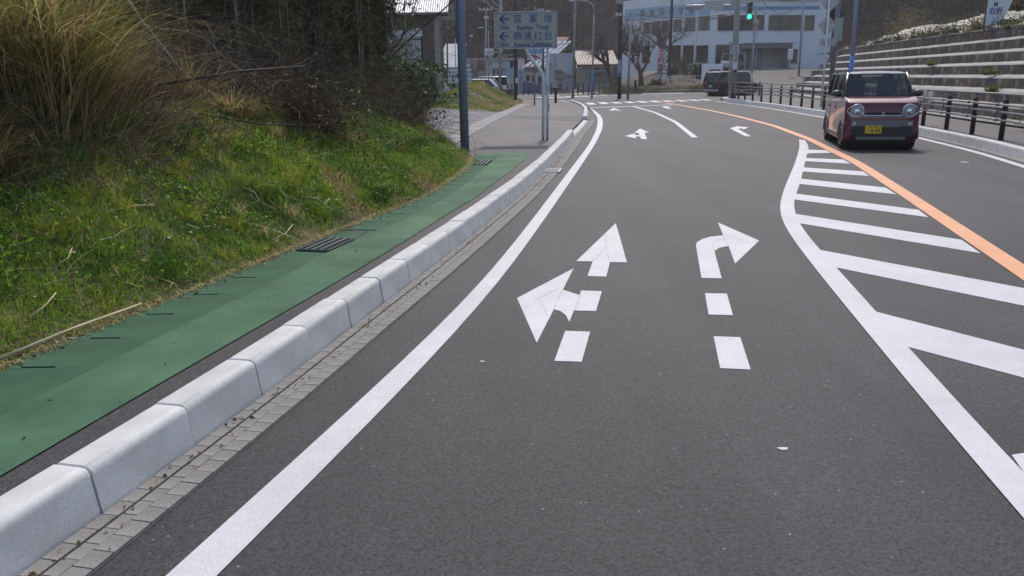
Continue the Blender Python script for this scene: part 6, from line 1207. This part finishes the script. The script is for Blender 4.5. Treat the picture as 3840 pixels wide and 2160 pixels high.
for i in range(16): x = xa + (xb - xa) * i / 15; rl_.add([ML @ Vector((x + dx, ZR - ZB + dz, -.3 + dy)) for dz in (0, 1.0) for (dx, dy) in ((0, 0), (.06, 0), (.06, .06), (0, .06))], [(0, 1, 5, 4), (1, 2, 6, 5), (2, 3, 7, 6), (3, 0, 4, 7)])
rl_.build('roof_railing', m_pgrey, t)
MB().prism([Vector((-1.5, 2.5)), Vector((.2, .4)), Vector((8, 1)), Vector((8, 9)), Vector((2, 9))], ZR - ZB, ZR - ZB + 2.4).build('roof_block', m_left, t)
bs(MR, RR(625, 680, 668, 875), .06).build('entrance_sign', m_board, t)
# forecourt rising to the entrance
def fz(x, y): return .002 + 1.88 * ss((y - 68) / 28) * ss((x - 11) / 6) + .25 * ss((y - 70) / 4) * ss((x - 7) / 3)
field('forecourt', lambda y: (6, 60), np.arange(65, 103, 1.), 50, lambda x, y: fz(x, y) - .001, m_road, kind='structure')
# gate wall, hedge, palms, flower bed
q = AT(zB(1880, 1010), 74); t = thing('gate_wall', 'white gate wall with black name plate before the entrance drive', 'wall', (q.x, 74, 0)); a, b = AT(zB(1765, 792), 74), AT(zB(2000, 1010), 74)
MB().box(((a.x + b.x) / 2 - q.x, .2, a.z / 2), (b.x - a.x, .4, a.z)).build('wall', m_left, t, bevel=.02); c, d = AT(zB(1843, 858), 74), AT(zB(1980, 888), 74); MB().box(((c.x + d.x) / 2 - q.x, -.02, (c.z + d.z) / 2), (d.x - c.x, .05, c.z - d.z)).build('name_plate', m_black, t)
MB().box(((c.x + d.x) / 2 - q.x, -.05, (c.z + d.z) / 2), ((d.x - c.x) * .8, .01, .05)).build('plate_stripe', m_steel, t)
def fp(p, Y): q = AT(p, Y); return Vector((q.x, Y, float(fz(q.x, Y))))
for i, (p, Y, w_, h_, lb) in enumerate([(zB(1430, 900), 84, .5, 1.9, 'spiky palm tuft left of the gate wall'), (zB(1540, 900), 85, .5, 1.9, 'second spiky palm tuft left of the gate wall'), (zB(1700, 900), 82, .55, 1.6, 'round dark green bush beside the gate wall'), (zB(1380, 930), 84, .4, .8, 'low shrub in front of the palms'), (zB(1190, 1060), 76, .8, .7, 'green shrub bed under the banner'), (zB(900, 1060), 75, 1.0, .4, 'low green bed at the foot of the bare trees')]):
    shrub(lb, fp(p, Y), w_, w_ * .7, h_, 1500, [(.03, .05, .018), (.05, .075, .025), (.09, .1, .04)], .22, 50, wl=.1 if 'palm' in lb else .3, nm='garden_shrub', group='garden shrubs before the white building')
t = thing('white_fence', 'low white rail fence beside the gate wall', 'fence', fp(zB(1500, 960), 79)); a, b = AT(zB(1330, 905), 79), AT(zB(1755, 905), 79)
for i in range(6): MB().box((a.x + (b.x - a.x) * i / 5 - t.location.x, 0, .3), (.06, .06, .75)).build('post', m_board, t)
for z_ in (.3, .62): MB().box(((a.x + b.x) / 2 - t.location.x, 0, z_), (b.x - a.x, .03, .04)).build('rail', m_board, t)
# banner
Y = 76; P = [AT(zB(*p), Y) for p in ((1217, 600), (1330, 603), (1308, 960), (1200, 968))]; t = thing('roadside_banner', 'tall white banner with red and black vertical lettering', 'sign', (P[3].x, Y, 0)); o_ = Vector((P[3].x, Y, 0))
vs = [p - o_ for p in P]; bn = MB().add(vs + [v_ + Vector((0, .05, 0)) for v_ in vs], [(0, 3, 2, 1), (4, 5, 6, 7), (0, 1, 5, 4), (1, 2, 6, 5), (2, 3, 7, 6), (3, 0, 4, 7)]).build('cloth', m_board, t)
for (u, s_, mt, z_, sz) in ((.78, 'ダンプカー', m_ink, .46, .46), (.33, '安全輸送', m_redink, .33, .44), (.28, 'で国づ', m_ink, .80, .42)):
    c = vs[0].lerp(vs[1], u).lerp(vs[3].lerp(vs[2], u), z_); txt(s_, sz * 1.25, mt, bn, facing(c + Vector((0, -.01, 0))) @ Matrix.Rotation(-.055, 4, 'Z'), vertical=True, lead=.92, bold=.012)
for k_ in (0, 1): MB().tube([vs[3 - k_] * 1 + Vector((0, .1, -1.2)), vs[k_] + Vector((0, .1, 0))], .04, 6).build('banner_pole', m_steel, t)
# far guard fences
def far_fence(label, fn, x0, x1, yt, yb, Y, npost):
    a, b = AT(fn(x0, yb), Y), AT(fn(x1, yb), Y); h = AT(fn(x0, yt), Y).z; t = thing('guard_fence', label, 'fence', (a.x, Y, 0)); w_ = b.x - a.x
    for i in range(npost): MB().tube([(w_ * i / (npost - 1), 0, 0), (w_ * i / (npost - 1), 0, h - .05)], .055, 8).build('post', m_steeld, t)
    for z_ in (h * .45, h * .65, h * .82, h): MB().tube([(0, -.1, z_), (w_, -.1, z_)], .025, 6).build('rail', m_rail, t)
far_fence('brown guard fence across the junction left of the dark pole', zB, 155, 750, 1020, 1135, 73, 10); far_fence('brown guard fence before the blue sheet fence', zA, 1545, 2035, 1025, 1125, 76, 8)
# low dark wall at the end of the mound
q0, q1 = AT(zA(1390, 1105), 55.2), AT(zA(1565, 1105), 55.2); MB().box(((q0.x + q1.x) / 2, 55.4, q0.z / 2), (q1.x - q0.x, .3, q0.z)).build('low_wall', m_concdark, None, label='low dark concrete wall at the end of the grass mound', cat='wall')

# planted bed between the drive and the junction
field('garden_bed', lambda y: (8.6, 17.9 + .12 * (y - 72)), np.arange(71.5, 88, .6), 40, lambda x, y: fz(x, y) + .02 + .28 * ss((x - 8.6) / 2) * ss((17.9 + .12 * (y - 72) - x) / 2) * ss((y - 71.5) / 2) + .1 * vn(x, y, 1.3), pm('bed_soil', (.075, .058, .045), .95, var=.4, scale=1.2, fine=.4, fscale=9), kind='structure')
n = 16000; x_ = rng.uniform(8.8, 17.5, n); y_ = rng.uniform(71.6, 80, n); keep = vn(x_, y_, .9) + .35 * ss((73.5 - y_) / 1.5) > rng.uniform(.35, .9, n); x_, y_ = x_[keep], y_[keep]; n = len(x_)
V, Fc, k = ribbons(np.stack([x_, y_, fz(x_, y_) + .2], 1), rng.uniform(0, 6.28, n), rng.uniform(.1, .45, n), rng.uniform(.03, .05, n), rng.uniform(.3, 1.1, n), 1, .2, rng.uniform(0, 3.1, n))
npmesh('garden_grass', V, Fc, m_leaf, colr=tint([(.08, .11, .03), (.05, .08, .02), (.2, .16, .08), (.12, .09, .05)], [3, 3, 1, 2], n, k), label='rough grass and weeds in the planted bed under the bare trees', cat='grass', kind='stuff')
# dry leaves and soil crumbs along the footpath edge and in the gutter
n = 1500; y_ = 2.2 + 14.5 * rng.random(n) ** 1.3; wh = rng.random(n); x_ = np.where(wh < .8, pl(y_) + np.abs(rng.normal(0, .07, n)), np.where(wh < .97, kx(y_) + .04 + np.abs(rng.normal(0, .05, n)), rng.uniform(0, 1, n) * (gr(y_) - pl(y_)) + pl(y_))); z_ = np.where(wh < .8, .112, np.where(wh < .97, .018, .112))
V, Fc, k = leaves(np.stack([x_, y_, z_ + .003], 1), np.stack([rng.normal(size=n), rng.normal(size=n), rng.normal(size=n) * .12], 1), rng.uniform(.008, .04, n), rng.uniform(.003, .010, n))
npmesh('leaf_litter', V, Fc, m_dry, colr=tint([(.3, .23, .13), (.15, .11, .07), (.07, .055, .04), (.5, .42, .28)], [3, 3, 2, 1], n, k), label='dry leaf bits and soil crumbs along the footpath edge and gutter', cat='litter', kind='stuff')
# ============================================================ bare trees, wooded hill
def bare_tree(label, base, h, spread, seed, lean=0.):
    rnd = random.Random(seed); t = thing('bare_tree', label, 'tree', base, 0, 'bare trees before the white building'); tr = MB(); tips = []
    def grow_(p, d, L, r, lv):
        q = p + d * L * .5 + Vector((rnd.uniform(-.1, .1), rnd.uniform(-.1, .1), 0)) * L; e = q + (d + Vector((rnd.uniform(-.25, .25), rnd.uniform(-.25, .25), .1))).normalized() * L * .5
        tr.tube([p, q, e], [r, r * .82, r * .62], 5 if lv > 1 else 8)
        if lv >= 4: tips.append((e, d)); return
        for k in range(3 if lv else 4):
            a = rnd.uniform(0, 6.28); s_ = rnd.uniform(.5, 1.0) * spread; nd = (d + Vector((math.cos(a) * s_, math.sin(a) * s_, rnd.uniform(-.15, .3)))).normalized(); grow_(q.lerp(e, rnd.uniform(.3, 1)), nd, L * rnd.uniform(.58, .8), r * .55, lv + 1)
    grow_(Vector((0, 0, -.1)), Vector((lean, 0, 1)).normalized(), h * .36, h * .045, 0)
    tr.build('trunk', m_bark, t, True)
    n = len(tips) * 5; st = np.array([tips[i // 5][0] for i in range(n)]); dd = np.array([tips[i // 5][1] for i in range(n)]) + rng.normal(size=(n, 3)) * .7
    V, Fc, k, _ = twigs(st, dd, h * rng.uniform(.08, .2, n), np.full(n, .016), 5, .18, 0.); npmesh('crown', V, Fc, m_dry, t, tint([(.11, .085, .085), (.16, .12, .12)], [1, 1], n, k))
bare_tree('bare tree with leaning trunk beside the tiled house', fp(zB(690, 1030), 78), 6.6, .95, 5, -.45)
bare_tree('bare tree with forked trunk left of the banner', fp(zB(1000, 1020), 77), 6.4, .9, 9)
bare_tree('bare tree behind the banner before the white building', fp(zB(1300, 950), 88), 6.5, .9, 14)
bare_tree('slender bare tree behind the tiled house', Vector((12.6, 95, 0)), 8.5, .8, 21)
# ---- hill
fxs = [-260, -90, -40, -12, 4, 14, 34, 42, 52, 70, 120, 300]; fys = [20, 34, 66, 100, 110, 116, 124, 96, 70, 52, 30, 10]
def hz(x, y):
    e = np.clip(y - np.interp(x, fxs, fys), 0, 400); return -.6 + np.minimum(e * .62, 28 + e * .12) + (vn(x, y, .09) - .5) * 9 * ss(e / 14) + (vn(x, y, .3) - .5) * 2.5 * ss(e / 6)
ys = np.concatenate([np.arange(10, 130, 3.), np.arange(130, 340, 8.)])
m_hill = pm('hill_soil', (.05, .042, .036), .95, var=.4, scale=.2, fine=.4, fscale=2)
field('hill', lambda y: (-260, 300), ys, 190, hz, m_hill, kind='structure')
n = 150000; x_ = rng.uniform(-60, 105, n); fy = np.interp(x_, fxs, fys); y_ = fy + rng.uniform(-1, 1, n) * 1 + rng.random(n) ** 1.3 * 55; z_ = hz(x_, y_) + rng.random(n) ** 1.5 * 4.2 * (.4 + vn(x_, y_, .22)); keep = (y_ > 20) & (y_ < 175) & ~((x_ > 12) & (x_ < 42) & (y_ < 113)); x_, y_, z_ = x_[keep], y_[keep], z_[keep]; n = len(x_)
V, Fc, k = leaves(np.stack([x_, y_, z_], 1), rng.normal(size=(n, 3)), rng.uniform(.35, 1.0, n), rng.uniform(.12, .32, n))
tone = .55 + .9 * vn(x_ * .7, y_ * .7 + z_, .35)
npmesh('hillside_woods', V, Fc, m_woods, colr=tint([(.055, .043, .038), (.075, .058, .052), (.045, .042, .028), (.10, .08, .074)], [4, 3, 3, 2], n, k, base=tone), label='dark leafless woods covering the hill behind the junction', cat='woods', kind='stuff')
n = 9000; x_ = rng.uniform(-60, 105, n); fy = np.interp(x_, fxs, fys); y_ = fy + rng.random(n) * 30 + 1; keep = (y_ > 20) & ~((x_ > 12) & (x_ < 42) & (y_ < 113)); x_, y_ = x_[keep], y_[keep]; n = len(x_)
V, Fc, k, _ = twigs(np.stack([x_, y_, hz(x_, y_)], 1), np.stack([rng.normal(size=n) * .3, rng.normal(size=n) * .3, np.ones(n)], 1), rng.uniform(3, 7, n), rng.uniform(.03, .09, n), 6, .16, 0)
npmesh('hillside_trunks', V, Fc, m_woods, colr=tint([(.1, .08, .075), (.15, .125, .115), (.07, .055, .05)], [2, 1, 2], n, k), label='thin bare trunks and branches on the dark hillside', cat='woods', kind='stuff')

# ============================================================ haze between the junction and the hill
hm = bpy.data.materials.new('haze'); hm.use_nodes = True; N_ = hm.node_tree.nodes; N_.remove(N_['Principled BSDF']); pv = N_.new('ShaderNodeVolumePrincipled')
pv.inputs['Color'].default_value = (1., .97, .98, 1); pv.inputs['Density'].default_value = .0007; pv.inputs['Anisotropy'].default_value = .35
hm.node_tree.links.new(pv.outputs[0], N_['Material Output'].inputs['Volume'])
MB().box((20, 145, 38), (640, 470, 84)).build('haze', hm, None, kind='stuff', label='thin pale haze in the air over the junction', cat='haze')
